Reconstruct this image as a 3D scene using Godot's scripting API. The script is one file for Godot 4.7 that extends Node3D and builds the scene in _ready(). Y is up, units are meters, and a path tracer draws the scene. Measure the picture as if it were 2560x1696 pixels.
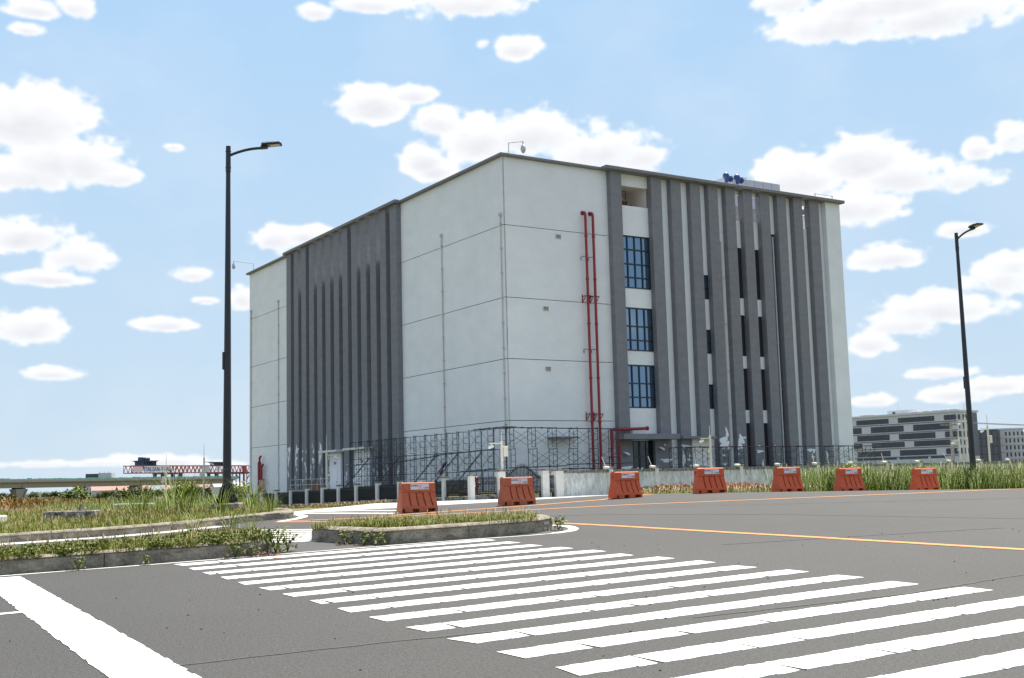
extends Node3D
# A white data-hall block behind a fence, seen across a road junction. Metres, y up; the camera stands at the origin looking along -z.

const TURN := 0.564606            # how far the building is turned about y
const CORNER := Vector3(-0.435, 0.0, -93.542)   # its near corner
const ORDINAL := ["first", "second", "third", "fourth", "fifth", "sixth", "seventh", "eighth", "ninth", "tenth", "eleventh", "twelfth", "thirteenth", "fourteenth", "fifteenth", "sixteenth", "seventeenth", "eighteenth", "nineteenth", "twentieth", "twenty-first", "twenty-second", "twenty-third", "twenty-fourth", "twenty-fifth", "twenty-sixth", "twenty-seventh", "twenty-eighth", "twenty-ninth", "thirtieth"]
var rng := RandomNumberGenerator.new()
var names := {}
var M := {}
var bare := Basis(Vector3.UP, TURN)

# ---------------------------------------------------------------- mesh building
class MB:
	var v := PackedVector3Array()
	var n := PackedVector3Array()
	var c := PackedColorArray()
	var i := PackedInt32Array()
	var tint := Color.WHITE
	func tri_n(a: Vector3, b: Vector3, d: Vector3, na: Vector3, nb: Vector3, nd: Vector3) -> void:
		var k := v.size()
		v.append(a); v.append(b); v.append(d)
		n.append(na); n.append(nb); n.append(nd)
		c.append(tint); c.append(tint); c.append(tint)
		if (d - a).cross(b - a).dot(na + nb + nd) < 0.0:
			i.append(k); i.append(k + 2); i.append(k + 1)
		else:
			i.append(k); i.append(k + 1); i.append(k + 2)
	func quad(a: Vector3, b: Vector3, d: Vector3, e: Vector3, out: Vector3) -> void:
		var m := (d - a).cross(b - a)
		if m.length_squared() < 1e-16:
			m = (e - a).cross(d - a)
		m = m.normalized()
		if m.dot(out) < 0.0:
			m = -m
		tri_n(a, b, d, m, m, m)
		tri_n(a, d, e, m, m, m)
	func quad_n(a: Vector3, b: Vector3, d: Vector3, e: Vector3, na: Vector3, nb: Vector3, nd: Vector3, ne: Vector3) -> void:
		tri_n(a, b, d, na, nb, nd)
		tri_n(a, d, e, na, nd, ne)
	func box(p: Vector3, q: Vector3) -> void:
		xbox(Transform3D(Basis(), (p + q) * 0.5), (q - p).abs())
	func xbox(t: Transform3D, s: Vector3) -> void:
		var h := s * 0.5
		for ax in 3:
			for sg in [-1.0, 1.0]:
				var o := Vector3.ZERO; o[ax] = sg
				var u := Vector3.ZERO; u[(ax + 1) % 3] = h[(ax + 1) % 3]
				var w := Vector3.ZERO; w[(ax + 2) % 3] = h[(ax + 2) % 3]
				var m := o * h[ax]
				quad(t * (m - u - w), t * (m + u - w), t * (m + u + w), t * (m - u + w), t.basis * o)
	func bevel_box(t: Transform3D, s: Vector3, b: float) -> void:
		var h := s * 0.5
		var r := h - Vector3.ONE * b
		for ax in 3:
			var a1 := (ax + 1) % 3
			var a2 := (ax + 2) % 3
			for sg in [-1.0, 1.0]:
				var m := Vector3.ZERO; m[ax] = sg * h[ax]
				var u := Vector3.ZERO; u[a1] = r[a1]
				var w := Vector3.ZERO; w[a2] = r[a2]
				var o := Vector3.ZERO; o[ax] = sg
				quad(t * (m - u - w), t * (m + u - w), t * (m + u + w), t * (m - u + w), t.basis * o)
			for s1 in [-1.0, 1.0]:
				for s2 in [-1.0, 1.0]:
					var p := Vector3.ZERO; p[a1] = s1 * h[a1]; p[a2] = s2 * r[a2]
					var q := Vector3.ZERO; q[a1] = s1 * r[a1]; q[a2] = s2 * h[a2]
					var l := Vector3.ZERO; l[ax] = r[ax]
					var o := Vector3.ZERO; o[a1] = s1; o[a2] = s2
					quad(t * (p - l), t * (p + l), t * (q + l), t * (q - l), t.basis * o)
		for sx in [-1.0, 1.0]:
			for sy in [-1.0, 1.0]:
				for sz in [-1.0, 1.0]:
					var o := Vector3(sx, sy, sz)
					var m := (t.basis * o).normalized()
					tri_n(t * Vector3(sx * h.x, sy * r.y, sz * r.z), t * Vector3(sx * r.x, sy * h.y, sz * r.z), t * Vector3(sx * r.x, sy * r.y, sz * h.z), m, m, m)
	func tube(a: Vector3, b: Vector3, ra: float, rb: float, k := 8, caps := true) -> void:
		var d := (b - a).normalized()
		var e := d.cross(Vector3.UP if absf(d.y) < 0.9 else Vector3.RIGHT).normalized()
		var f := d.cross(e)
		for j in k:
			var p := TAU * j / k
			var q := TAU * (j + 1) / k
			var na := e * cos(p) + f * sin(p)
			var nb := e * cos(q) + f * sin(q)
			quad_n(a + na * ra, a + nb * ra, b + nb * rb, b + na * rb, na, nb, nb, na)
			if caps:
				tri_n(a, a + na * ra, a + nb * ra, -d, -d, -d)
				tri_n(b, b + na * rb, b + nb * rb, d, d, d)
	func path(pts: Array, r: float, k := 8) -> void:
		for j in pts.size() - 1:
			tube(pts[j], pts[j + 1], r, r, k)
			if j > 0:
				ball(pts[j], Vector3.ONE * r, k, 4)
	func ball(o: Vector3, s: Vector3, k := 10, m := 6) -> void:
		for y in m:
			var p := PI * y / m - PI / 2
			var q := PI * (y + 1) / m - PI / 2
			for x in k:
				var e := TAU * x / k
				var f := TAU * (x + 1) / k
				var g := [Vector3(cos(p) * cos(e), sin(p), cos(p) * sin(e)), Vector3(cos(p) * cos(f), sin(p), cos(p) * sin(f)), Vector3(cos(q) * cos(f), sin(q), cos(q) * sin(f)), Vector3(cos(q) * cos(e), sin(q), cos(q) * sin(e))]
				quad_n(o + g[0] * s, o + g[1] * s, o + g[2] * s, o + g[3] * s, g[0], g[1], g[2], g[3])
	func sheet(g: Array) -> void:      # rows of points, smooth, facing up
		var rows := g.size()
		var cols: int = g[0].size()
		var k := v.size()
		for y in rows:
			for x in cols:
				var p: Vector3 = g[y][x]
				var dx: Vector3 = g[y][mini(x + 1, cols - 1)] - g[y][maxi(x - 1, 0)]
				var dy: Vector3 = g[mini(y + 1, rows - 1)][x] - g[maxi(y - 1, 0)][x]
				var m := dx.cross(dy)
				m = m.normalized() if m.length_squared() > 1e-18 else Vector3.UP
				if m.y < 0.0:
					m = -m
				v.append(p); n.append(m); c.append(tint)
		for y in rows - 1:
			for x in cols - 1:
				var a := k + y * cols + x
				var flip := (v[a + cols] - v[a]).cross(v[a + 1] - v[a]).y < 0.0
				if flip:
					i.append_array(PackedInt32Array([a, a + cols, a + 1, a + 1, a + cols, a + cols + 1]))
				else:
					i.append_array(PackedInt32Array([a, a + 1, a + cols, a + 1, a + cols + 1, a + cols]))
	func poly(pts: PackedVector2Array, t: Transform3D, thick: float) -> void:   # a flat outline in t's xy plane, pushed out along +z
		var ix := Geometry2D.triangulate_polygon(pts)
		for k in range(0, ix.size(), 3):
			var m := t.basis.z.normalized()
			tri_n(t * Vector3(pts[ix[k]].x, pts[ix[k]].y, thick), t * Vector3(pts[ix[k + 1]].x, pts[ix[k + 1]].y, thick), t * Vector3(pts[ix[k + 2]].x, pts[ix[k + 2]].y, thick), m, m, m)
		var mid := Vector2.ZERO
		for p in pts:
			mid += p / pts.size()
		for k in pts.size():
			var p := pts[k]
			var q := pts[(k + 1) % pts.size()]
			var o := (p + q) * 0.5 - mid
			quad(t * Vector3(p.x, p.y, 0), t * Vector3(q.x, q.y, 0), t * Vector3(q.x, q.y, thick), t * Vector3(p.x, p.y, thick), t.basis * Vector3(o.x, o.y, 0))
	func mesh() -> ArrayMesh:
		var a := []
		a.resize(Mesh.ARRAY_MAX)
		a[Mesh.ARRAY_VERTEX] = v
		a[Mesh.ARRAY_NORMAL] = n
		a[Mesh.ARRAY_COLOR] = c
		a[Mesh.ARRAY_INDEX] = i
		var r := ArrayMesh.new()
		r.add_surface_from_arrays(Mesh.PRIMITIVE_TRIANGLES, a)
		return r

# ---------------------------------------------------------------- nodes
func numbered(called: String) -> String:
	var k: int = names.get(called, 0)
	names[called] = k + 1
	return called if k == 0 else "%s_%03d" % [called, k]

func tag(o: Node, label: String, category: String, group := "", kind := "") -> Node:
	o.set_meta("label", label)
	if category != "":
		o.set_meta("category", category)
	if group != "":
		o.set_meta("group", group)
	if kind != "":
		o.set_meta("kind", kind)
	return o

func base(called: String, at := Vector3.ZERO, turn := 0.0, parent: Node = self) -> Node3D:
	var o := Node3D.new()
	o.name = numbered(called) if parent == self else called
	parent.add_child(o, true)
	o.position = at
	o.rotation.y = turn
	return o

func put(called: String, mesh: Mesh, mat: Material, parent: Node = self) -> MeshInstance3D:
	var o := MeshInstance3D.new()
	o.name = numbered(called) if parent == self else called
	o.mesh = mesh
	o.material_override = mat
	parent.add_child(o, true)
	return o

func piece(called: String, b: MB, mat: Material, parent: Node = self) -> MeshInstance3D:
	return put(called, b.mesh(), mat, parent)

func boxp(called: String, p: Vector3, q: Vector3, mat: Material, parent: Node = self) -> MeshInstance3D:
	var b := MB.new()
	b.box(p, q)
	return piece(called, b, mat, parent)

func stuff(o: Node) -> Node:
	o.set_meta("kind", "stuff")
	return o

func structure(o: Node) -> Node:
	o.set_meta("kind", "structure")
	return o

func copy(o: Node3D, at: Vector3, turn: float, label := "") -> Node3D:
	var d: Node3D = o.duplicate()
	d.name = numbered(String(o.name).rstrip("0123456789_"))
	add_child(d)
	d.position = at
	d.rotation.y = turn
	if label != "":
		d.set_meta("label", label)
	return d

func many(called: String, mesh: Mesh, mat: Material, where: Array, tints: Array, parent: Node = self) -> MultiMeshInstance3D:
	var mm := MultiMesh.new()
	mm.transform_format = MultiMesh.TRANSFORM_3D
	mm.use_colors = true
	mm.mesh = mesh
	mm.instance_count = where.size()
	for k in where.size():
		mm.set_instance_transform(k, where[k])
		mm.set_instance_color(k, tints[k])
	var o := MultiMeshInstance3D.new()
	o.name = numbered(called) if parent == self else called
	o.multimesh = mm
	o.material_override = mat
	parent.add_child(o, true)
	o.set_meta("kind", "stuff")
	return o

# building axes (x along the right-hand front, z out of it, y up from the world's zero) to the world
func B(x: float, y: float, z: float) -> Vector3:
	return CORNER + bare * Vector3(x, y, z)

func bz(x: float, z: float) -> float:      # how far out of the right-hand front a place lies
	return 0.535080 * (x - CORNER.x) + 0.844803 * (z - CORNER.z)

func bx(x: float, z: float) -> float:
	return 0.844803 * (x - CORNER.x) - 0.535080 * (z - CORNER.z)

# ---------------------------------------------------------------- lie of the land
func road_y(x: float, z: float) -> float:      # the near carriageway tilts up to a crest, then the land falls to the fences
	var near := -0.0262 * z + 0.0098 * clampf(x, -60.0, 60.0)
	var q := minf(bz(x, z), 62.0)
	var far := 0.34 + (0.0185 if q > 10.0 else 0.025) * (q - 10.0)
	far = maxf(far, -2.8)
	far -= (clampf(0.0235 * (x - 4.8), 0.0, 0.35) + clampf(0.022 * (3.0 - x), 0.0, 0.26)) * clampf((q - 15.0) / 25.0, 0.0, 1.0)
	var h := clampf(0.5 + 0.5 * (far - near) / 0.05, 0.0, 1.0)
	return far * (1.0 - h) + near * h - 0.05 * h * (1.0 - h)

func field_y(x: float, z: float) -> float:
	var f := -z
	var near := 0.0262 * f + 0.0098 * x + 0.15
	var far := 1.60 - 0.0185 * f
	return lerpf(near, maxf(far, -2.6), smoothstep(28.0, 44.0, f)) + 0.05 * sin(x * 0.31 + f * 0.17) * smoothstep(40.0, 70.0, f)

func lawn_y(x: float, z: float) -> float:      # inside the fences
	var a := bx(x, z)
	var q := bz(x, z)
	var side := clampf((a + 10.3) / 8.0, 0.0, 1.0)
	var edge := 0.34 + 0.025 * minf(q - 10.0, 0.0) + 0.55
	return lerpf(minf(edge, 0.84), 0.84, smoothstep(0.0, 1.0, side))

func grid(xs: Array, zs: Array, h: Callable, lift := 0.0) -> Array:
	var g := []
	for z in zs:
		var row := []
		for x in xs:
			row.append(Vector3(x, h.call(x, z) + lift, z))
		g.append(row)
	return g

func steps(a: float, b: float, d: float) -> Array:
	var r := []
	var n := maxi(1, int(round(absf(b - a) / d)))
	for k in n + 1:
		r.append(lerpf(a, b, float(k) / n))
	return r

func ribbon(called: String, pts: Array, w: float, lift: float, mat: Material, parent: Node, rag := 0.0, step := 0.5) -> MeshInstance3D:   # a painted line along road points
	var line := []
	for k in pts.size() - 1:
		var n := maxi(1, int(ceil(pts[k].distance_to(pts[k + 1]) / step)))
		for j in n:
			line.append(pts[k].lerp(pts[k + 1], float(j) / n))
	line.append(pts[-1])
	var b := MB.new()
	var g := []
	for k in line.size():
		var d: Vector2 = (line[mini(k + 1, line.size() - 1)] - line[maxi(k - 1, 0)]).normalized()
		var s := Vector2(-d.y, d.x) * w * 0.5
		var p: Vector2 = line[k] + s * (1.0 + rng.randf_range(-rag, rag))
		var q: Vector2 = line[k] - s * (1.0 + rng.randf_range(-rag, rag))
		var m := (p + q) * 0.5
		g.append([Vector3(p.x, road_y(p.x, p.y) + lift, p.y), Vector3(m.x, road_y(m.x, m.y) + lift, m.y), Vector3(q.x, road_y(q.x, q.y) + lift, q.y)])
	b.sheet(g)
	return piece(called, b, mat, parent)

# ---------------------------------------------------------------- materials
func noise_bytes(size: int, sd: int, freq: float, oct := 3, kind := FastNoiseLite.TYPE_SIMPLEX_SMOOTH) -> PackedByteArray:
	var f := FastNoiseLite.new()
	f.seed = sd
	f.noise_type = kind
	f.frequency = freq
	f.fractal_octaves = oct
	return f.get_seamless_image(size, size, false, false, 0.15, true).get_data()

func lin(r: float, g: float, b: float) -> Color:
	return Color(r, g, b).linear_to_srgb()

# a texture whose colour runs lo -> hi with the mixed noises; all three in linear values
func mottle(size: int, sd: int, freqs: Array, weights: Array, lo: Color, hi: Color, sharp := 1.0, grain := 0.0) -> ImageTexture:
	var layers := []
	for k in freqs.size():
		layers.append(noise_bytes(size, sd + k * 7, freqs[k], 3 if k == 0 else 2))
	var r := RandomNumberGenerator.new()
	r.seed = sd
	var out := PackedByteArray()
	out.resize(size * size * 3)
	var ramp := []
	for k in 256:
		var t := clampf((k / 255.0 - 0.5) * sharp + 0.5, 0.0, 1.0)
		ramp.append(lo.lerp(hi, t).linear_to_srgb())
	for p in size * size:
		var s := 0.0
		for k in layers.size():
			s += layers[k][p] * weights[k]
		if grain > 0.0:
			s += (r.randf() - 0.5) * grain * 255.0
		var q: Color = ramp[clampi(int(s), 0, 255)]
		out[p * 3] = int(clampf(q.r, 0, 1) * 255.0)
		out[p * 3 + 1] = int(clampf(q.g, 0, 1) * 255.0)
		out[p * 3 + 2] = int(clampf(q.b, 0, 1) * 255.0)
	return ImageTexture.create_from_image(Image.create_from_data(size, size, false, Image.FORMAT_RGB8, out))

func plain(called: String, c: Color, rough := 0.8, metal := 0.0) -> StandardMaterial3D:
	var m := StandardMaterial3D.new()
	m.resource_name = called
	m.albedo_color = c.linear_to_srgb()
	m.roughness = rough
	m.metallic = metal
	M[called] = m
	return m

func textured(called: String, t: Texture2D, metres: float, rough := 0.85, over: Texture2D = null, over_metres := 20.0) -> StandardMaterial3D:
	var m := plain(called, Color.WHITE, rough)
	m.albedo_texture = t
	m.uv1_triplanar = true
	m.uv1_world_triplanar = true
	m.uv1_scale = Vector3.ONE / metres
	if over:
		m.detail_enabled = true
		m.detail_blend_mode = BaseMaterial3D.BLEND_MODE_MUL
		m.detail_albedo = over
		m.detail_uv_layer = BaseMaterial3D.DETAIL_UV_2
		m.uv2_triplanar = true
		m.uv2_world_triplanar = true
		m.uv2_scale = Vector3.ONE / over_metres
	return m

func relief(m: StandardMaterial3D, sd: int, size: int, freq: float, strength: float) -> void:
	var im := Image.create_from_data(size, size, false, Image.FORMAT_L8, noise_bytes(size, sd, freq, 3))
	im.convert(Image.FORMAT_RGBA8)
	im.bump_map_to_normal_map(strength)
	m.normal_enabled = true
	m.normal_texture = ImageTexture.create_from_image(im)

func leafy(called: String, rough := 0.6, through := 0.35) -> StandardMaterial3D:
	var m := plain(called, Color.WHITE, rough)
	m.vertex_color_use_as_albedo = true
	m.backlight_enabled = true
	m.backlight = Color(through, through, through * 0.6)
	m.metallic_specular = 0.3
	return m

func materials() -> void:
	var patches := mottle(256, 5, [0.012, 0.05], [0.7, 0.3], Color(0.80, 0.80, 0.80), Color(1, 1, 1), 1.5)
	var asphalt := mottle(1024, 11, [0.07, 0.2], [0.5, 0.5], Color(0.010, 0.0098, 0.0095), Color(0.080, 0.077, 0.073), 1.7, 0.7)
	relief(textured("asphalt", asphalt, 3.4, 0.80, patches, 26.0), 3, 512, 0.3, 1.2)
	textured("patched_asphalt", mottle(512, 15, [0.1, 0.3], [0.5, 0.5], Color(0.025, 0.024, 0.023), Color(0.07, 0.067, 0.064), 1.4, 0.35), 1.7, 0.75, patches, 9.0)
	textured("white_line", mottle(512, 21, [0.03, 0.15], [0.6, 0.4], Color(0.62, 0.60, 0.56), Color(0.80, 0.79, 0.76), 1.7, 0.05), 1.9, 0.7)
	textured("orange_line", mottle(256, 23, [0.04, 0.2], [0.5, 0.5], Color(0.46, 0.17, 0.03), Color(0.66, 0.28, 0.07), 1.6, 0.1), 1.6, 0.75)
	textured("tar", mottle(256, 24, [0.05, 0.2], [0.5, 0.5], Color(0.022, 0.022, 0.022), Color(0.075, 0.075, 0.072), 1.6, 0.3), 1.3, 0.8)
	relief(textured("kerb_concrete", mottle(512, 31, [0.012, 0.06, 0.22], [0.5, 0.3, 0.2], Color(0.075, 0.060, 0.044), Color(0.38, 0.335, 0.26), 2.0, 0.14), 1.9, 0.9), 6, 256, 0.05, 4.0)
	textured("pale_concrete", mottle(512, 33, [0.02, 0.1], [0.6, 0.4], Color(0.40, 0.39, 0.36), Color(0.56, 0.55, 0.52), 1.6, 0.08), 5.0, 0.9)
	textured("grey_concrete", mottle(512, 35, [0.02, 0.1], [0.6, 0.4], Color(0.24, 0.235, 0.225), Color(0.40, 0.39, 0.375), 1.6, 0.06), 6.0, 0.9)
	textured("black_concrete", mottle(512, 37, [0.02, 0.08], [0.6, 0.4], Color(0.035, 0.033, 0.03), Color(0.34, 0.33, 0.31), 2.6, 0.1), 3.1, 0.9)
	var wash := mottle(256, 39, [0.006, 0.03], [0.7, 0.3], Color(0.90, 0.90, 0.90), Color(1, 1, 1), 1.4)
	textured("white_wall", mottle(512, 41, [0.008, 0.04], [0.7, 0.3], Color(0.74, 0.755, 0.79), Color(0.84, 0.85, 0.87), 1.3, 0.03), 9.0, 0.85, wash, 31.0)
	textured("grey_paint", mottle(512, 43, [0.01, 0.05], [0.6, 0.4], Color(0.165, 0.167, 0.187), Color(0.225, 0.227, 0.25), 1.5, 0.05), 4.3, 0.8, wash, 17.0)
	textured("post_white", mottle(256, 45, [0.02, 0.1], [0.6, 0.4], Color(0.60, 0.59, 0.56), Color(0.78, 0.77, 0.74), 1.4, 0.05), 2.2, 0.85)
	# the road-side wall: white wash with dark runs of damp, stretched along y
	var damp := textured("damp_wall", mottle(512, 47, [0.02, 0.07], [0.55, 0.45], Color(0.34, 0.355, 0.35), Color(0.80, 0.82, 0.81), 2.0, 0.04), 1.0, 0.9)
	damp.uv1_scale = Vector3(0.30, 0.055, 0.30)
	textured("soil", mottle(512, 51, [0.02, 0.1], [0.5, 0.5], Color(0.07, 0.075, 0.022), Color(0.20, 0.17, 0.07), 1.6, 0.3), 3.7, 0.95)
	textured("turf", mottle(512, 53, [0.015, 0.1], [0.5, 0.5], Color(0.035, 0.06, 0.012), Color(0.13, 0.14, 0.04), 1.6, 0.3), 4.9, 0.95)
	textured("orange_plastic", mottle(256, 55, [0.03, 0.12], [0.6, 0.4], Color(0.46, 0.062, 0.018), Color(0.68, 0.105, 0.022), 1.3, 0.05), 1.4, 0.55)
	textured("faded_plastic", mottle(256, 57, [0.03, 0.12], [0.6, 0.4], Color(0.36, 0.085, 0.04), Color(0.56, 0.14, 0.055), 1.6, 0.08), 1.2, 0.65)
	plain("pole_paint", Color(0.012, 0.014, 0.022), 0.35)
	plain("lamp_glass", Color(0.45, 0.42, 0.40), 0.3)
	plain("black_iron", Color(0.010, 0.011, 0.014), 0.5)
	plain("scaffold_steel", Color(0.055, 0.07, 0.075), 0.55, 0.3)
	plain("rust_steel", Color(0.07, 0.035, 0.03), 0.7)
	plain("red_paint", Color(0.25, 0.010, 0.016), 0.4)
	plain("blue_paint", Color(0.02, 0.06, 0.20), 0.5)
	plain("blue_dark", Color(0.03, 0.055, 0.11), 0.6)
	plain("navy", Color(0.018, 0.03, 0.10), 0.7)
	plain("yellow_paint", Color(0.55, 0.5, 0.03), 0.6)
	plain("white_paint", Color(0.78, 0.78, 0.76), 0.5)
	plain("cream_paint", Color(0.72, 0.68, 0.58), 0.6)
	plain("sign_white", Color(0.74, 0.72, 0.74), 0.5)
	plain("sign_ink", Color(0.05, 0.05, 0.06), 0.6)
	plain("sign_green", Color(0.04, 0.10, 0.08), 0.6)
	plain("sign_pink", Color(0.72, 0.52, 0.55), 0.6)
	plain("letter_blue", Color(0.03, 0.07, 0.30), 0.6)
	plain("frame_blue", Color(0.006, 0.020, 0.035), 0.4)
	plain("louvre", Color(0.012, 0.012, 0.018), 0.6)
	plain("dark_void", Color(0.01, 0.01, 0.012), 0.9)
	plain("mirror_glass", Color(0.17, 0.25, 0.34), 0.04, 0.85)
	plain("door_glass", Color(0.012, 0.018, 0.018), 0.05)
	plain("tank_panel", Color(0.46, 0.47, 0.52), 0.6)
	plain("conduit", Color(0.50, 0.48, 0.47), 0.7)
	plain("steel", Color(0.22, 0.22, 0.23), 0.5, 0.4)
	plain("beige", Color(0.80, 0.74, 0.69), 0.9)
	plain("brown_board", Color(0.16, 0.085, 0.045), 0.85)
	plain("dead_leaf", Color(0.20, 0.065, 0.03), 0.8)
	plain("band_dark", Color(0.045, 0.05, 0.075), 0.5)
	plain("office_white", Color(0.52, 0.535, 0.56), 0.8)
	plain("office_glass", Color(0.05, 0.06, 0.085), 0.15)
	plain("roof_pink", Color(0.40, 0.24, 0.21), 0.9)
	plain("net_green", Color(0.16, 0.40, 0.32), 0.8)
	plain("crane_red", Color(0.36, 0.05, 0.05), 0.6)
	plain("pebble", Color(0.025, 0.025, 0.025), 0.8)
	leafy("grass")
	leafy("leaf", 0.55, 0.3)
	plain("bark", Color(0.09, 0.07, 0.05), 0.9)

# ---------------------------------------------------------------- sky
var cloud_list := [-23.1,16.8,3.2,1.8, -21.1,15.1,3.0,1.5, -23.0,14.3,2.5,1.0, -19.0,14.5,1.4,0.6, -22.9,11.6,2.4,1.0, -20.7,10.8,1.6,1.1, -22.0,9.7,2.2,0.4, -22.8,7.5,1.7,1.0, -21.7,5.4,1.4,0.4,
	-22.8,21.6,1.5,0.5, -20.9,21.9,1.0,0.6, -23.0,20.7,0.8,0.3, -6.8,18.3,2.1,1.1, -4.7,18.8,1.2,0.6, -3.5,17.5,1.4,0.9, -1.4,16.6,2.2,1.4, 1.3,16.8,2.8,1.4, 4.7,15.9,3.2,1.4, 6.6,15.6,1.5,1.0, -3.6,15.2,1.2,0.7,
	-9.5,22.5,1.2,0.5, -6.9,22.9,2.3,0.5, -2.2,23.0,3.7,0.9, 0.6,20.9,1.3,0.7, -1.1,21.1,0.4,0.3, 16.7,20.8,3.5,1.3, 21.2,20.5,4.3,1.1, 14.1,22.1,1.7,0.8, 19.1,21.4,4.4,1.0,
	14.2,13.9,2.4,1.4, 17.2,14.6,2.4,1.4, 19.1,13.6,2.3,1.2, 21.6,13.2,1.9,0.8, 22.5,14.4,0.7,0.6, 24.1,14.7,1.0,1.0, 16.7,12.4,2.6,1.1, 21.6,10.9,1.4,0.4, 18.2,9.9,2.0,0.7,
	20.3,7.4,3.1,1.0, 23.0,8.5,2.0,1.0, 18.7,6.8,2.1,0.8, 17.2,6.0,1.3,0.7, 23.7,9.1,1.3,0.7, 20.9,3.4,1.9,0.5, 22.3,3.7,1.8,0.5, 17.0,3.3,1.1,0.4, 20.3,4.4,1.6,0.3,
	-11.5,11.8,1.3,0.8, -10.0,12.0,1.4,0.6, -15.5,10.1,1.1,0.4, -16.7,7.7,1.4,0.4, -13.1,9.0,0.7,0.7, -16.4,16.0,0.5,0.2, -14.8,8.9,0.7,0.2, -16.8,1.3,2.8,0.4, -14.7,1.1,2.2,0.3, -22.2,1.3,2.3,0.2, -19.5,1.3,2.1,0.2, -4.2,15.7,1.2,0.9]

func sky_image() -> Image:
	var clouds := []
	for k in range(0, cloud_list.size(), 4):
		clouds.append([cloud_list[k], cloud_list[k + 1], cloud_list[k + 2], cloud_list[k + 3]])
	var r := RandomNumberGenerator.new()
	r.seed = 77
	for k in 120:      # the same kind of cloud all round
		var az := r.randf_range(30.0, 330.0)
		if az > 180.0:
			az -= 360.0
		var el := 2.0 + 60.0 * pow(r.randf(), 1.4)
		for j in 4:
			var w := r.randf_range(1.2, 3.2) * (1.0 + el * 0.03)
			clouds.append([az + r.randf_range(-3.5, 3.5) / cos(deg_to_rad(el)), el + r.randf_range(-0.8, 0.9), w / cos(deg_to_rad(el)), w * 0.45])
	for k in 26:      # and overhead, above the frame
		var az := r.randf_range(-30.0, 30.0)
		var el := r.randf_range(27.0, 60.0)
		for j in 4:
			var w := r.randf_range(1.4, 3.2)
			clouds.append([az + r.randf_range(-3.5, 3.5) / cos(deg_to_rad(el)), el + r.randf_range(-0.9, 1.0), w / cos(deg_to_rad(el)), w * 0.45])
	var f := FastNoiseLite.new()
	f.seed = 9
	f.noise_type = FastNoiseLite.TYPE_SIMPLEX_SMOOTH
	f.frequency = 16.0
	f.fractal_octaves = 5
	f.fractal_gain = 0.55
	var W := 4096
	var low := part_sky(clouds, f, 0, 512, 0, 128, 512, 256)      # all of the upper half, coarse
	var im := Image.create(512, 256, false, Image.FORMAT_RGBF)
	im.fill(Color(0.40, 0.42, 0.42))
	im.blit_rect(low, Rect2i(0, 0, 512, 128), Vector2i.ZERO)
	im.resize(W, W / 2, Image.INTERPOLATE_CUBIC)
	var span := 320
	var fine := part_sky(clouds, f, -span, span, W / 4 - 320, W / 4 + 2, W, W / 2)   # the part in front, at full size
	im.blit_rect(fine, Rect2i(span, 0, span, 322), Vector2i(0, W / 4 - 320))
	im.blit_rect(fine, Rect2i(0, 0, span, 322), Vector2i(W - span, W / 4 - 320))
	return im

func part_sky(clouds: Array, f: FastNoiseLite, x0: int, x1: int, y0: int, y1: int, W: int, H: int) -> Image:
	var im := Image.create(x1 - x0, y1 - y0, false, Image.FORMAT_RGBF)
	for y in range(y0, y1):
		var el := 90.0 - (y + 0.5) / H * 180.0
		var ce := cos(deg_to_rad(el))
		var se := sin(deg_to_rad(el))
		var rowc := []
		for c in clouds:
			if absf(el - c[1]) < c[3] * 1.9:
				rowc.append(c)
		var t := pow(clampf(el / 24.0, 0.0, 1.0), 0.75)
		var blue := Color(0.66, 0.79, 0.89).lerp(Color(0.45, 0.68, 0.955), t)
		blue = blue.lerp(Color(0.27, 0.47, 0.84), smoothstep(24.0, 90.0, el))
		for x in range(x0, x1):
			var az := (x + 0.5) / W * 360.0
			if az > 180.0:
				az -= 360.0
			var p := Vector3(ce * sin(deg_to_rad(az)), se * 1.6, -ce * cos(deg_to_rad(az)))
			var n := f.get_noise_3dv(p) * 0.95 + f.get_noise_3dv(p * 2.9 + Vector3(3, 1, 2)) * 0.85
			var d := -1.0
			var under := 0.0
			for c in rowc:
				var ux: float = (az - c[0]) / c[2]
				var uy: float = (el - c[1]) / c[3]
				var q := 1.0 - ux * ux - (uy * uy if uy > 0.0 else uy * uy * 1.6)
				if q > d:
					d = q
				under = maxf(under, clampf(q, 0.0, 1.0) * clampf(0.62 - uy * 0.75, 0.0, 1.0))
			var a := smoothstep(-0.05, 0.75, d * 1.0 + n * 0.95 + 0.2) if d > -0.9 else 0.0
			a *= clampf((d + 0.9) * 1.6, 0.0, 1.0)
			var wisps := clampf(f.get_noise_3dv(p * 0.35 + Vector3(8, 4, 6)) + 0.15, 0.0, 1.0) * 0.22
			var body := clampf(under * 1.15 + n * 0.25, 0.0, 1.0)
			var white := Color(1.12, 1.12, 1.12).lerp(Color(0.82, 0.84, 0.89), body * smoothstep(0.6, 1.0, a))
			var c2 := blue.lerp(Color(0.92, 0.96, 1.0), wisps).lerp(white, a)
			im.set_pixel(x - x0, y - y0, c2)
	return im

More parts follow.
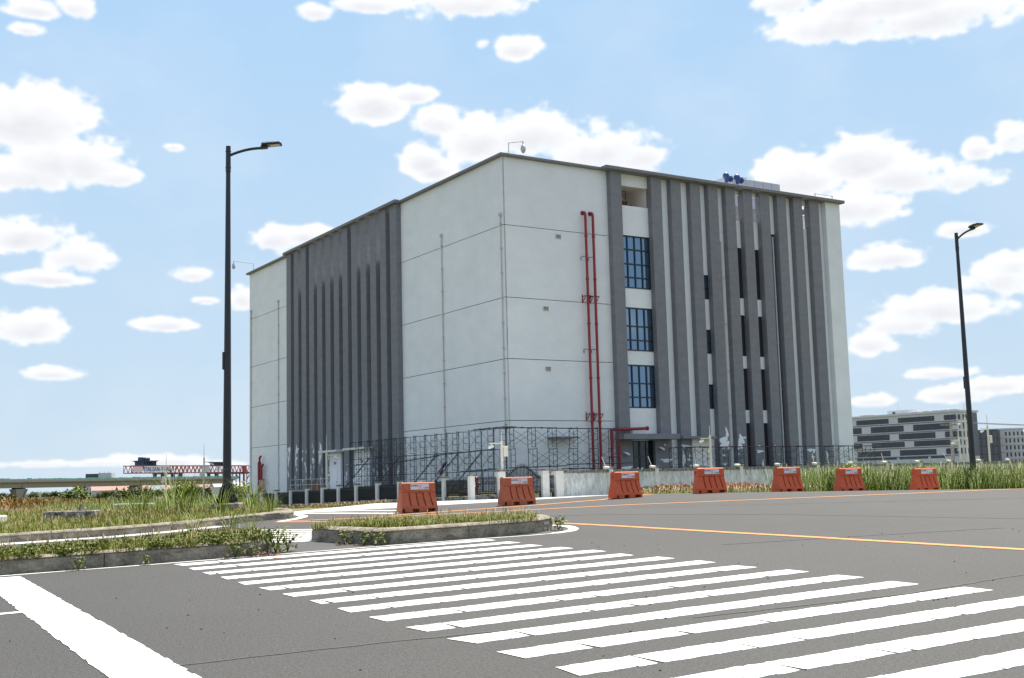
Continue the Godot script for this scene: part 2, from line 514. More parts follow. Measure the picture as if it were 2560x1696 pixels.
func light_and_camera() -> void:
	var cam := Camera3D.new()
	cam.name = "camera"
	cam.fov = 32.37679
	cam.near = 0.1
	cam.far = 6000.0
	add_child(cam)
	cam.position = Vector3(0, 1.6, 0)
	cam.rotation_degrees = Vector3(6.92113, 0, -1.47720)
	cam.current = true
	var exposure := 1.9
	var sky := Sky.new()
	var sm := PanoramaSkyMaterial.new()
	sm.panorama = ImageTexture.create_from_image(sky_image())
	sky.sky_material = sm
	var e := Environment.new()
	e.background_mode = Environment.BG_SKY
	e.sky = sky
	e.background_energy_multiplier = 1.0 / exposure
	e.tonemap_mode = Environment.TONE_MAPPER_LINEAR
	e.tonemap_exposure = exposure
	e.sdfgi_enabled = true
	e.ssao_enabled = true
	e.ssil_enabled = true
	var we := WorldEnvironment.new()
	we.name = "world_environment"
	we.environment = e
	add_child(we)
	var sun := DirectionalLight3D.new()
	sun.name = "sun"
	sun.light_energy = 1.5
	sun.light_color = Color(1.0, 0.965, 0.91)
	sun.light_angular_distance = 0.5
	sun.shadow_enabled = true
	add_child(sun)
	sun.basis = Basis.looking_at(-Vector3(0.198, 0.883, -0.425), Vector3.UP)

# ---------------------------------------------------------------- ground, road, kerbs
func pl(x: float, xs: Array, ys: Array) -> float:
	for k in xs.size() - 1:
		if x >= xs[k + 1]:
			return lerpf(ys[k], ys[k + 1], (x - xs[k]) / (xs[k + 1] - xs[k]))
	return ys[-1]

func slab(pts: Array, h: Callable, lift: float, b: MB) -> void:
	var flat := PackedVector2Array(pts)
	var ix := Geometry2D.triangulate_polygon(flat)
	for k in range(0, ix.size(), 3):
		var t := []
		for j in 3:
			var p := flat[ix[k + j]]
			t.append(Vector3(p.x, h.call(p.x, p.y) + lift, p.y))
		b.tri_n(t[0], t[1], t[2], Vector3.UP, Vector3.UP, Vector3.UP)

func dense(pts: Array, d: float) -> Array:
	var r := []
	for k in pts.size() - 1:
		var n := maxi(1, int(ceil(pts[k].distance_to(pts[k + 1]) / d)))
		for j in n:
			r.append(pts[k].lerp(pts[k + 1], float(j) / n))
	r.append(pts[-1])
	return r

func rounded(pts: Array, closed: bool, times := 2) -> Array:      # corner cutting
	var r := pts
	for t in times:
		var q := []
		var n := r.size()
		for k in (n if closed else n - 1):
			var a: Vector2 = r[k]
			var b: Vector2 = r[(k + 1) % n]
			if not closed and k == 0:
				q.append(a)
			q.append(a.lerp(b, 0.25))
			q.append(a.lerp(b, 0.75))
			if not closed and k == n - 2:
				q.append(b)
		r = q
	return r

# kerb stones along a line; the inner side lies to its left when side = 1
func kerb(parent: Node, pts: Array, side: float, high: float, wide: float, stone: float, mat: Material, h: Callable) -> void:
	var line := dense(pts, 0.22)
	var prof := [Vector2(0.0, -0.06), Vector2(0.0, high * 0.62), Vector2(0.018, high * 0.80), Vector2(0.055, high * 0.93), Vector2(0.11, high), Vector2(wide - 0.05, high), Vector2(wide, high - 0.04), Vector2(wide, 0.0)]
	var pn := []
	for k in prof.size():
		var d: Vector2 = prof[mini(k + 1, prof.size() - 1)] - prof[maxi(k - 1, 0)]
		pn.append(Vector2(-d.y, d.x).normalized())
	var cut := []
	var run := 0.0
	var next := stone
	var from := 0
	for k in range(1, line.size()):
		run += line[k].distance_to(line[k - 1])
		if run >= next or k == line.size() - 1:
			cut.append([from, k])
			from = k
			next += stone * rng.randf_range(0.85, 1.15)
	for c in cut:
		var b := MB.new()
		var rings := []
		var norms := []
		for k in range(c[0], c[1] + 1):
			var d: Vector2 = (line[mini(k + 1, line.size() - 1)] - line[maxi(k - 1, 0)]).normalized()
			var s := Vector2(d.y, -d.x) * side
			var o: Vector2 = line[k]
			if k == c[0]:
				o += d * 0.006
			if k == c[1]:
				o -= d * 0.006
			var ring := []
			var nr := []
			for j in prof.size():
				var q: Vector2 = o + s * (prof[j].x + (rng.randf_range(-0.004, 0.004) if j < 5 else 0.0))
				ring.append(Vector3(q.x, h.call(q.x, q.y) + prof[j].y + rng.randf_range(-0.004, 0.004), q.y))
				nr.append(Vector3(s.x * pn[j].x, pn[j].y, s.y * pn[j].x).normalized())
			rings.append(ring)
			norms.append(nr)
		for k in rings.size() - 1:
			for j in prof.size() - 1:
				b.quad_n(rings[k][j], rings[k + 1][j], rings[k + 1][j + 1], rings[k][j + 1], norms[k][j], norms[k + 1][j], norms[k + 1][j + 1], norms[k][j + 1])
		for e in [0, rings.size() - 1]:
			var out: Vector3 = rings[0][0] - rings[-1][0] if e == 0 else rings[-1][0] - rings[0][0]
			out = out.normalized()
			for j in range(1, prof.size() - 1):
				b.tri_n(rings[e][0], rings[e][j], rings[e][j + 1], out, out, out)
		piece("kerb_stone", b, mat, parent)

const FRONT_X := [-6.2, -6.6, -7.2, -8.0, -9.0, -10.5, -13.0, -600.0]
const FRONT_F := [31.2, 30.6, 29.2, 27.6, 26.4, 25.5, 24.0, -330.0]
const BACK_X := [-6.2, -6.6, -9.0, -16.0, -32.0, -70.0, -140.0, -600.0]
const BACK_F := [32.0, 33.6, 38.0, 50.0, 75.0, 140.0, 300.0, 1100.0]
const ROAD_D := Vector2(0.855, -0.519)
const ROAD_N := Vector2(0.500, 0.866)
var median_poly := [Vector2(-24.0, -8.0), Vector2(-7.79, -17.84), Vector2(-4.52, -19.72), Vector2(-4.22, -20.05), Vector2(-4.25, -20.6), Vector2(-4.7, -21.7), Vector2(-5.3, -22.3), Vector2(-5.9, -21.9), Vector2(-6.8, -20.6), Vector2(-8.3, -19.35), Vector2(-24.0, -9.9)]
var island_poly := [Vector2(-3.94, -22.67), Vector2(-3.2, -21.75), Vector2(-2.43, -21.05), Vector2(-1.4, -21.51), Vector2(-0.03, -22.3), Vector2(0.45, -22.7), Vector2(0.74, -23.4), Vector2(0.6, -24.1), Vector2(-0.1, -24.35), Vector2(-3.1, -24.3), Vector2(-3.8, -23.6)]

func stripe(a: Vector2, along: Vector2, length: float, width: Vector2, parent: Node, called: String, cracked: float) -> void:
	var b := MB.new()
	var s := 0.0
	var wl := width.length()
	while s < length - 0.02:
		var e := minf(s + rng.randf_range(0.14, 0.52), length)
		if length - e < 0.12:
			e = length
		var gap := rng.randf_range(0.006, 0.016) if rng.randf() < cracked else 0.0
		var lean := rng.randf_range(-0.03, 0.05)
		var up := rng.randf_range(-0.018, 0.018)
		var top := []
		var bot := []
		for k in 5:
			var t := lerpf(s + gap, e, k / 4.0)
			top.append(a + along * t + width * (up + rng.randf_range(-0.035, 0.035)))
			bot.append(a + along * (t + lean) + width * (1.0 + up + rng.randf_range(-0.035, 0.035)))
		if s == 0.0:
			top[0] += along * rng.randf_range(0.0, 0.05)
			bot[0] += along * rng.randf_range(-0.03, 0.05)
		for k in 4:
			var q := []
			for p in [top[k], top[k + 1], bot[k + 1], bot[k]]:
				q.append(Vector3(p.x, road_y(p.x, p.y) + 0.006, p.y))
			b.quad(q[0], q[1], q[2], q[3], Vector3.UP)
			if k == 0 or true:      # the thickness of the paint
				var o := Vector3(ROAD_N.x, 0, ROAD_N.y)
				b.quad(q[3], q[2], q[2] - Vector3(0, 0.006, 0), q[3] - Vector3(0, 0.006, 0), o)
		s = e
	piece(called, b, M.white_line, parent)

func lay_ground() -> void:
	var b := MB.new()
	var xs := [-3000, -1500, -800, -500, -350, -250, -180, -130, -100, -80, -65] + steps(-55, 60, 2.5) + [70, 85, 100, 130, 170, 230, 320, 450, 700, 1200, 3000]
	var zs := [80, 40, 20, 8] + steps(2, -110, 2.5) + [-118, -130, -150, -175, -210, -260, -320, -400, -520, -700, -1000, -1600, -3000]
	b.sheet(grid(xs, zs, road_y, -0.11))
	structure(piece("ground", b, M.soil))
	tag(get_node("ground"), "olive brown open ground of soil and short grass round the whole site", "ground", "", "structure")
	# road
	var road := base("road")
	tag(road, "grey asphalt junction with white crosswalks and orange lines in front of the fence", "road", "", "structure")
	b = MB.new()
	b.sheet(grid(steps(-30, -12, 1.5) + steps(-11.25, 14.25, 0.75) + steps(15, 62, 1.5), steps(12, -26, 1.0) + steps(-26.5, -41, 0.5), road_y))
	piece("asphalt", b, M.asphalt, road)
	for k in 16:
		stripe(Vector2(-5.413 + 0.434 * k, -18.535 + 0.752 * k), ROAD_D, 5.62 + rng.randf_range(-0.06, 0.08), Vector2(0.186, 0.333), road, "crosswalk_stripe", 0.75)
	for k in 7:
		var t := k / 6.0
		var p := Vector2(-6.5, -27.0).lerp(Vector2(-5.5, -22.85), t)
		var q := Vector2(-2.9, -25.6).lerp(Vector2(-3.6, -22.75), t)
		stripe(p, (q - p).normalized(), p.distance_to(q), Vector2(-0.03, 0.28), road, "crosswalk_stripe", 0.2)
	# stop line and the lane line that meets it
	b = MB.new()
	for k in 66:
		var s := 14.3 * k / 66.0
		var e := 14.3 * (k + 1) / 66.0
		var o := Vector2(-7.34, -17.48)
		var q := []
		for p in [o + ROAD_N * s, o + ROAD_N * e, o + ROAD_N * e - ROAD_D * 0.56, o + ROAD_N * s - ROAD_D * 0.56]:
			var w: Vector2 = p + ROAD_D * rng.randf_range(-0.014, 0.014)
			q.append(Vector3(w.x, road_y(w.x, w.y) + 0.006, w.y))
		b.quad(q[0], q[1], q[2], q[3], Vector3.UP)
	piece("stop_line", b, M.white_line, road)
	ribbon("lane_line", [Vector2(-16.0, -7.0), Vector2(-5.38, -13.28)], 0.15, 0.006, M.white_line, road, 0.08, 0.4)
	ribbon("edge_line", [Vector2(-20, -10.1), Vector2(-7.71, -17.63), Vector2(-6.93, -18.05), Vector2(-5.63, -18.76), Vector2(-4.56, -19.42), Vector2(-3.83, -19.86), Vector2(-2.38, -20.72), Vector2(-0.82, -21.57), Vector2(0.2, -22.0), Vector2(0.7, -22.35)], 0.085, 0.005, M.white_line, road, 0.22, 0.3)
	ribbon("edge_line", rounded([Vector2(0.7, -22.35), Vector2(1.05, -22.8), Vector2(1.16, -23.6), Vector2(1.0, -24.4), Vector2(0.5, -24.85)], false), 0.2, 0.0055, M.white_line, road, 0.1, 0.3)
	ribbon("orange_line", rounded([Vector2(-6.06, -29.7), Vector2(-4.6, -29.0), Vector2(-2.6, -28.3), Vector2(-0.7, -27.0), Vector2(0.88, -25.34), Vector2(1.72, -24.2), Vector2(2.54, -22.95), Vector2(3.64, -21.22), Vector2(4.69, -19.65), Vector2(5.57, -18.22), Vector2(6.89, -16.15), Vector2(10.5, -10.4)], false), 0.2, 0.006, M.orange_line, road, 0.07, 0.4)
	ribbon("orange_line", [Vector2(-6.06, -29.85), Vector2(-4.88, -30.05), Vector2(-3.3, -30.3), Vector2(-0.43, -30.95), Vector2(1.17, -31.5), Vector2(3.16, -32.05), Vector2(8.2, -32.5), Vector2(14.35, -33.2), Vector2(30, -35)], 0.2, 0.006, M.orange_line, road, 0.08, 0.5)
	ribbon("orange_line", [Vector2(-3.3, -30.9), Vector2(-1.43, -32.3), Vector2(0.56, -33.7), Vector2(2.54, -35.6), Vector2(4.5, -38.6)], 0.2, 0.0065, M.orange_line, road, 0.08, 0.5)
	ribbon("edge_line", rounded([Vector2(-6.0, -29.95), Vector2(-5.75, -30.8), Vector2(-5.72, -32.0), Vector2(-6.2, -33.3), Vector2(-7.0, -34.5)], false), 0.24, 0.0062, M.white_line, road, 0.08, 0.4)
	for s in [[Vector2(-6.4, -34.0), Vector2(-3.13, -31.75)], [Vector2(-7.0, -36.0), Vector2(-3.4, -33.4)], [Vector2(-7.7, -38.6), Vector2(-3.5, -35.4)]]:
		ribbon("hatch_line", s, 0.42, 0.0062, M.white_line, road, 0.06, 0.4)
	for s in [[Vector2(-0.6, -28.3), Vector2(1.98, -28.0), Vector2(3.63, -26.94), Vector2(5.61, -25.7), Vector2(9.25, -21.9), Vector2(14, -18)], [Vector2(3.0, -30.6), Vector2(7.2, -29.6), Vector2(14.0, -28.2)], [Vector2(3.2, -18.6), Vector2(5.2, -19.2), Vector2(8.2, -19.9)], [Vector2(1.6, -11.0), Vector2(3.9, -12.1), Vector2(6.0, -13.6), Vector2(9.5, -15.3)], [Vector2(-3.2, -9.2), Vector2(-1.2, -10.2), Vector2(0.1, -10.75)]]:
		ribbon("tar_seam", s, 0.055, 0.004, M.tar, road, 0.5, 0.18)
	b = MB.new()
	slab([Vector2(-4.15, -19.75), Vector2(-2.35, -20.82), Vector2(-3.7, -22.4), Vector2(-4.4, -22.9), Vector2(-5.2, -22.8), Vector2(-4.4, -21.2)], road_y, 0.003, b)
	piece("road_patch", b, M.patched_asphalt, road)
	b = MB.new()
	slab([Vector2(0.2, -22.2), Vector2(0.75, -22.45), Vector2(1.02, -23.0), Vector2(1.08, -23.6), Vector2(0.95, -24.3), Vector2(0.4, -24.7)], road_y, 0.0035, b)
	piece("road_patch", b, M.patched_asphalt, road)
	var stones := MB.new()
	for k in 90:
		var p := Vector2(rng.randf_range(-5, 9), rng.randf_range(-20, -7))
		stones.ball(Vector3(p.x, road_y(p.x, p.y) + 0.004, p.y), Vector3(rng.randf_range(0.006, 0.016), rng.randf_range(0.004, 0.01), rng.randf_range(0.006, 0.016)), 5, 3)
	stuff(tag(piece("pebbles", stones, M.pebble), "dark loose pebbles scattered over the near asphalt", "pebbles"))
	# pale strip in front of the gate
	b = MB.new()
	b.sheet(grid(steps(-8.5, 6.0, 0.5), steps(-36, -90, 1.5), func(x, z): return road_y(x, z) + (0.03 if z < pl2(x) and bz(x, z) > 11.3 else -0.3)))
	structure(tag(piece("pavement", b, M.pale_concrete), "pale concrete strip between the road and the iron gate", "pavement"))
	# field on the left
	b = MB.new()
	var rows := []
	for x in [-6.25, -6.6, -7.1, -7.6, -8.2, -9.0, -10.0, -11.5, -13.0, -16.0, -20.0, -25.0, -32.0, -42.0, -55.0, -70.0, -95.0, -140.0, -220.0, -400.0]:
		var row := []
		var f0 := pl(x, FRONT_X, FRONT_F)
		var f1 := pl(x, BACK_X, BACK_F)
		for k in 33:
			var f := lerpf(f0, f1, pow(k / 32.0, 1.8))
			row.append(Vector3(x, field_y(x, -f) - (0.5 if k == 32 else 0.0), -f))
		rows.append(row)
	b.sheet(rows)
	structure(tag(piece("field", b, M.soil), "rough grassy field on the left reaching back to the viaduct", "field"))
	# lawn inside the fences
	b = MB.new()
	rows = []
	for q in steps(11.4, -70, 3.0):
		var row := []
		for a in steps(-10.2, -0.0, 0.85) + steps(2, 60, 4.0):
			var p := B(a, 0, q)
			row.append(Vector3(p.x, lawn_y(p.x, p.z), p.z))
		rows.append(row)
	b.sheet(rows)
	structure(tag(piece("lawn", b, M.turf), "dark green lawn inside the fence along the building's shaded foot", "lawn"))
	# raised median at the left and the traffic island
	var med := base("median")
	tag(med, "long raised median with a stained concrete kerb along the near road's left side", "median", "", "structure")
	var edge := [Vector2(-24.0, -8.0), Vector2(-7.79, -17.84), Vector2(-4.62, -19.66)] + rounded([Vector2(-4.62, -19.66), Vector2(-4.2, -19.93), Vector2(-4.2, -20.5), Vector2(-4.7, -21.7), Vector2(-5.3, -22.35), Vector2(-5.9, -21.95)], false) + [Vector2(-6.8, -20.62), Vector2(-8.3, -19.37), Vector2(-24.0, -9.9)]
	kerb(med, edge, 1.0, 0.25, 0.24, 2.9, M.kerb_concrete, road_y)
	b = MB.new()
	slab(median_poly, road_y, 0.215, b)
	piece("soil", b, M.soil, med)
	var isl := base("traffic_island")
	tag(isl, "raised traffic island with a thick cracked concrete kerb and grass on top", "traffic island", "", "structure")
	var ring := rounded(island_poly + [island_poly[0]], false, 1)
	kerb(isl, ring, 1.0, 0.28, 0.30, 1.9, M.kerb_concrete, road_y)
	b = MB.new()
	slab(island_poly, road_y, 0.235, b)
	piece("soil", b, M.soil, isl)
	var fk := base("field_kerb")
	tag(fk, "weathered concrete kerb along the front of the grassy field", "kerb", "", "structure")
	var fr := []
	for x in [-40.0, -20.0, -13.0, -10.5, -9.0, -8.0, -7.2, -6.6, -6.25]:
		fr.append(Vector2(x, -pl(x, FRONT_X, FRONT_F)))
	kerb(fk, rounded(fr + [Vector2(-6.0, -31.6), Vector2(-6.1, -32.4), Vector2(-6.6, -33.6), Vector2(-9.0, -38.0)], false, 1), 1.0, 0.20, 0.26, 2.2, M.kerb_concrete, road_y)
	var gut := []
	for x in [-40.0, -20.0, -13.0, -10.5, -9.0, -8.0, -7.2]:
		gut.append(Vector2(x, -pl(x, FRONT_X, FRONT_F) + 0.42))
	ribbon("gutter_strip", gut, 0.7, 0.008, M.pale_concrete, road, 0.1, 0.5)

func pl2(x: float) -> float:      # near edge of the pale strip, as z
	return -36.3 - maxf(0.0, x + 0.6) * 4.2 - maxf(0.0, -4.0 - x) * 1.4

# ---------------------------------------------------------------- the building
const G0 := 0.6          # where its walls go into the lawn
const TOP := 28.12       # underside of the roof edge
const JOINTS := [6.406, 11.395, 16.415, 22.406]
const PILASTERS := [10.65, 15.13, 17.39, 19.68, 21.83, 23.96, 26.14, 28.36, 30.55, 32.72, 34.90]
var building: Node3D

func slot(p: Vector3, q: Vector3, mat: Material, called: String, parent: Node = null) -> MeshInstance3D:
	return boxp(called, p, q, mat, building if parent == null else parent)

# a wide window: a frame of bars and a pane in each light; the wall runs along x at z
func window(x0: float, x1: float, y0: float, y1: float, z: float, cols: Array, rows: Array) -> void:
	var w := base("window", Vector3.ZERO, 0.0, building)
	var b := MB.new()
	for k in cols.size():
		var x := lerpf(x0, x1, cols[k])
		b.box(Vector3(x - 0.05, y0, z - 0.10), Vector3(x + 0.05, y1, z + 0.06))
	for k in rows.size():
		var y := lerpf(y0, y1, rows[k])
		b.box(Vector3(x0 - 0.04, y - 0.055, z - 0.095), Vector3(x1 + 0.04, y + 0.055, z + 0.075))
	piece("frame", b, M.frame_blue, w)
	for j in rows.size() - 1:
		for k in cols.size() - 1:
			var p := Vector3(lerpf(x0, x1, cols[k]) + 0.05, lerpf(y0, y1, rows[j]) + 0.055, z - 0.05 + rng.randf_range(-0.004, 0.004))
			var q := Vector3(lerpf(x0, x1, cols[k + 1]) - 0.05, lerpf(y0, y1, rows[j + 1]) - 0.055, z - 0.03)
			boxp("pane", p, q, M.mirror_glass, w)

func blot(cx: float, cy: float, rx: float, ry: float) -> PackedVector2Array:
	var r := PackedVector2Array()
	var n := 18
	var ph := rng.randf() * TAU
	for k in n:
		var a := TAU * k / n
		var m := 1.0 + 0.28 * sin(a * 3.0 + ph) + 0.16 * sin(a * 5.0 + ph * 2.0) + rng.randf_range(-0.14, 0.14)
		r.append(Vector2(cx + cos(a) * rx * m, cy + sin(a) * ry * m))
	return r

# where the grey coat has come off: thin white flakes lying on a face; t maps face metres to the building
func peel(t: Transform3D, list: Array, parent: Node) -> void:
	var b := MB.new()
	for s in list:
		b.poly(blot(s[0], s[1], s[2], s[3]), t, 0.004 + rng.randf() * 0.001)
	stuff(piece("peeled_paint", b, M.white_wall, parent))

func make_building() -> void:
	building = base("building", CORNER, TURN)
	tag(building, "tall white block with rows of grey vertical fins and red riser pipes", "building")
	var core := MB.new()      # the body behind the skins, open at the roof deck behind some fins
	core.box(Vector3(0.12, G0, -60.3), Vector3(39.0, 23.3, -1.0))
	core.box(Vector3(0.12, G0, -1.0), Vector3(38.9, 22.9, -0.12))
	core.box(Vector3(10.9, 23.3, -7.0), Vector3(11.5, 27.9, -0.12))
	core.box(Vector3(8.0, 23.3, -60.3), Vector3(20.6, 27.9, -7.0))
	core.box(Vector3(15.4, 23.3, -7.0), Vector3(24.9, 27.9, -0.13))
	core.box(Vector3(0.12, 23.3, -18.2), Vector3(10.9, 27.9, -0.12))
	core.box(Vector3(0.12, 23.3, -60.3), Vector3(8.0, 27.9, -46.6))
	core.box(Vector3(20.6, 23.3, -60.3), Vector3(39.0, 27.9, -14.0))
	piece("core", core, M.white_wall, building)
	# white panels with open joints between them
	var lv := [G0] + JOINTS + [TOP]
	for k in 5:
		var y0: float = lv[k] + (0.025 if k > 0 else 0.0)
		var y1: float = lv[k + 1] - (0.025 if k < 4 else 0.0)
		slot(Vector3(0.0, y0, -18.45), Vector3(0.14, y1, -0.0), M.white_wall, "wall_panel")
		slot(Vector3(0.0, y0, -60.35), Vector3(0.14, y1, -46.75), M.white_wall, "wall_panel")
		slot(Vector3(0.002, y0, -0.14), Vector3(10.66, y1, 0.0), M.white_wall, "wall_panel")
	# joints: dark filler set back
	for y in JOINTS:
		slot(Vector3(0.05, y - 0.03, -60.3), Vector3(0.135, y + 0.03, -0.05), M.dark_void, "joint_filler")
		slot(Vector3(0.05, y - 0.029, -0.135), Vector3(10.4, y + 0.029, -0.045), M.dark_void, "joint_filler")
	# roof edge
	var rb := [[Vector3(-0.35, TOP, -60.75), Vector3(1.0, 28.36, 0.35)], [Vector3(1.0, TOP, -0.9), Vector3(9.9, 28.36, 0.35)], [Vector3(9.9, TOP + 0.003, -0.9), Vector3(39.45, 28.42, 1.05)], [Vector3(-0.85, TOP + 0.003, -46.95), Vector3(-0.35, 28.42, -18.05)], [Vector3(38.4, TOP + 0.004, -60.7), Vector3(39.45, 28.41, -0.9)]]
	for r in rb:
		var b := MB.new()
		b.bevel_box(Transform3D(Basis(), (r[0] + r[1]) * 0.5), r[1] - r[0], 0.03)
		piece("roof_edge", b, M.grey_paint, building)
	slot(Vector3(8.0, 27.9, -60.3), Vector3(20.6, 28.3, -7.0), M.grey_concrete, "roof")
	slot(Vector3(1.0, 27.9, -18.2), Vector3(10.4, 28.3, -0.9), M.grey_concrete, "roof")
	slot(Vector3(20.6, 27.9, -60.3), Vector3(38.4, 28.3, -14.0), M.grey_concrete, "roof")
	# fins on the left front
	for k in 13:
		var z0 := -46.63 + k * 2.231
		var z1 := z0 + 1.32
		if k == 12:
			z1 = -18.46
		var f := slot(Vector3(-0.5, G0, z0), Vector3(0.14, TOP, z1), M.grey_paint, "fin")
		var t := Transform3D(Basis(Vector3(0, 0, 1), Vector3(0, 1, 0), Vector3(-1, 0, 0)), Vector3(-0.5, 0, z0))
		var spots := []
		var w := z1 - z0
		for j in (9 if k < 7 else 5):
			spots.append([rng.randf_range(0.1, w - 0.1), rng.randf_range(1.6, 6.0 if k < 6 else 3.6), rng.randf_range(0.05, 0.16), rng.randf_range(0.07, 0.36)])
		if k in [0, 1, 4]:
			spots.append([0.55 * w, 5.6, 0.28, 0.5])
			spots.append([0.35 * w, 4.5, 0.2, 0.7])
		peel(t, spots, f)
		if k == 12:
			continue
		# what lies between two fins
		var gz0 := z1
		var gz1 := -46.63 + (k + 1) * 2.231
		slot(Vector3(0.06, G0, gz0), Vector3(0.13, 16.9, gz1), M.grey_paint, "recess_wall")
		var dark := k in [1, 3, 4, 5, 6, 8, 9, 10]
		slot(Vector3(0.07, 16.9, gz0), Vector3(0.13, 22.5, gz1), M.louvre if dark else M.grey_paint, "louvre" if dark else "recess_wall")
		slot(Vector3(0.06, 22.5, gz0), Vector3(0.13, 23.3 if dark else 27.6, gz1), M.grey_paint, "recess_wall")
	# two doors under small canopies in the left front
	for d in [[-34.3, -31.5, 5.0], [-28.1, -24.6, 5.05]]:
		var door := slot(Vector3(-0.62, G0, d[0]), Vector3(-0.40, d[2] - 0.02, d[1]), M.white_wall, "door_bay")
		var mid: float = (d[0] + d[1]) * 0.5
		boxp("door", Vector3(-0.66, 0.86, mid - 0.62), Vector3(-0.60, 3.3, mid + 0.62), M.white_paint, door)
		boxp("sign", Vector3(-0.65, 3.75, mid - 0.3), Vector3(-0.61, 4.0, mid + 0.3), M.roof_pink, door)
		boxp("handle", Vector3(-0.70, 1.85, mid + 0.42), Vector3(-0.65, 2.0, mid + 0.5), M.steel, door)
		slot(Vector3(-1.35, d[2], d[0] - 1.3), Vector3(-0.3, d[2] + 0.2, d[1] + 0.5), M.post_white, "canopy")
	# right-hand front: pilasters
	for k in 11:
		var x0: float = PILASTERS[k]
		var x1 := x0 + (1.17 if k < 10 else 1.27)
		var p := slot(Vector3(x0, G0, -0.14), Vector3(x1, TOP + 0.001, 0.58), M.grey_paint, "pilaster")
		var t := Transform3D(Basis(), Vector3(x0, 0, 0.58))
		var w := x1 - x0
		var spots := []
		if k == 0:
			spots = [[0.6, 2.42, 0.62, 0.16], [0.35, 2.2, 0.25, 0.12]]
		elif k == 1:
			spots = [[0.5, 3.02, 0.62, 0.15], [0.4, 4.35, 0.12, 0.07]]
		elif k == 2:
			spots = [[0.5, 4.2, 0.6, 0.13], [0.2, 3.1, 0.2, 0.6], [0.85, 3.05, 0.25, 0.11], [0.15, 4.95, 0.05, 0.13], [0.9, 4.95, 0.05, 0.12], [0.95, 2.4, 0.12, 0.25], [0.75, 1.9, 0.1, 0.2], [0.9, 3.4, 0.1, 0.16]]
		elif k == 4:
			spots = [[0.5, 4.6, 0.42, 0.5], [0.9, 5.3, 0.16, 0.5], [0.3, 4.2, 0.3, 0.25], [0.95, 4.3, 0.2, 0.4], [0.5, 2.6, 0.22, 0.1], [0.6, 2.05, 0.2, 0.1], [0.4, 3.4, 0.15, 0.1]]
		elif k == 5:
			spots = [[0.45, 4.75, 0.35, 0.45], [0.3, 4.2, 0.3, 0.3], [0.85, 4.95, 0.25, 0.08], [0.15, 3.5, 0.1, 0.1]]
		elif k == 6:
			spots = [[0.5, 3.7, 0.42, 0.13], [0.5, 4.2, 0.15, 0.05], [0.85, 2.6, 0.1, 0.3]]
		elif k == 7:
			spots = [[0.3, 4.2, 0.05, 0.07], [0.7, 3.4, 0.06, 0.05], [0.2, 2.2, 0.1, 0.2]]
		elif k == 9:
			spots = [[0.4, 3.75, 0.3, 0.16], [0.9, 3.7, 0.2, 0.2], [0.9, 2.5, 0.2, 0.12], [0.5, 1.9, 0.4, 0.35], [0.75, 3.1, 0.2, 0.1]]
		elif k == 10:
			spots = [[0.5, 3.2, 0.1, 0.4], [0.6, 2.4, 0.14, 0.4], [0.5, 1.8, 0.22, 0.3], [0.95, 2.1, 0.1, 0.15]]
		if spots.size() > 0:
			peel(t, spots, p)
	# between the pilasters: [x0, x1, list of [y0, y1, what]]
	var W := "w"
	var bays := [
		[11.82, 15.13, [[5.1, 7.55, W], [7.55, 11.28, "big3"], [11.28, 12.49, W], [12.49, 16.27, "big3"], [16.27, 17.97, W], [17.97, 22.64, "big4"], [22.64, 25.31, W], [25.31, 27.08, "room"], [27.08, TOP, W]]],
		[16.30, 17.39, [[G0, TOP, W]]], [18.56, 19.68, [[4.95, TOP, W]]],
		[20.85, 21.83, [[4.97, 7.57, W], [7.57, 9.76, "small"], [9.76, 12.55, W], [12.55, 14.73, "small"], [14.73, 17.54, W], [17.54, 19.75, "small"], [19.75, TOP, W]]],
		[23.00, 23.96, [[G0, TOP, W]]],
		[25.13, 26.14, [[G0, 6.31, "l"], [6.31, 7.49, W], [7.49, 11.33, "l"], [11.33, 12.48, W], [12.48, 16.29, "l"], [16.29, 17.88, W], [17.88, 22.66, "l"], [22.66, 25.26, W], [27.7, TOP, W]]],
		[27.31, 28.36, [[G0, 6.31, "l"], [6.31, 7.49, W], [7.49, 11.33, "l"], [11.33, 12.48, W], [12.48, 16.29, "l"], [16.29, 17.88, W], [17.88, 22.66, "l"], [22.66, 25.26, W], [27.7, TOP, W]]],
		[29.53, 30.55, [[G0, 24.36, "pipes"], [24.36, TOP, W]]],
		[31.72, 32.72, [[G0, TOP, W]]],
		[33.89, 34.90, [[G0, 25.29, W], [27.59, TOP, W]]],
		[36.17, 37.14, [[G0, TOP, W]]],
	]
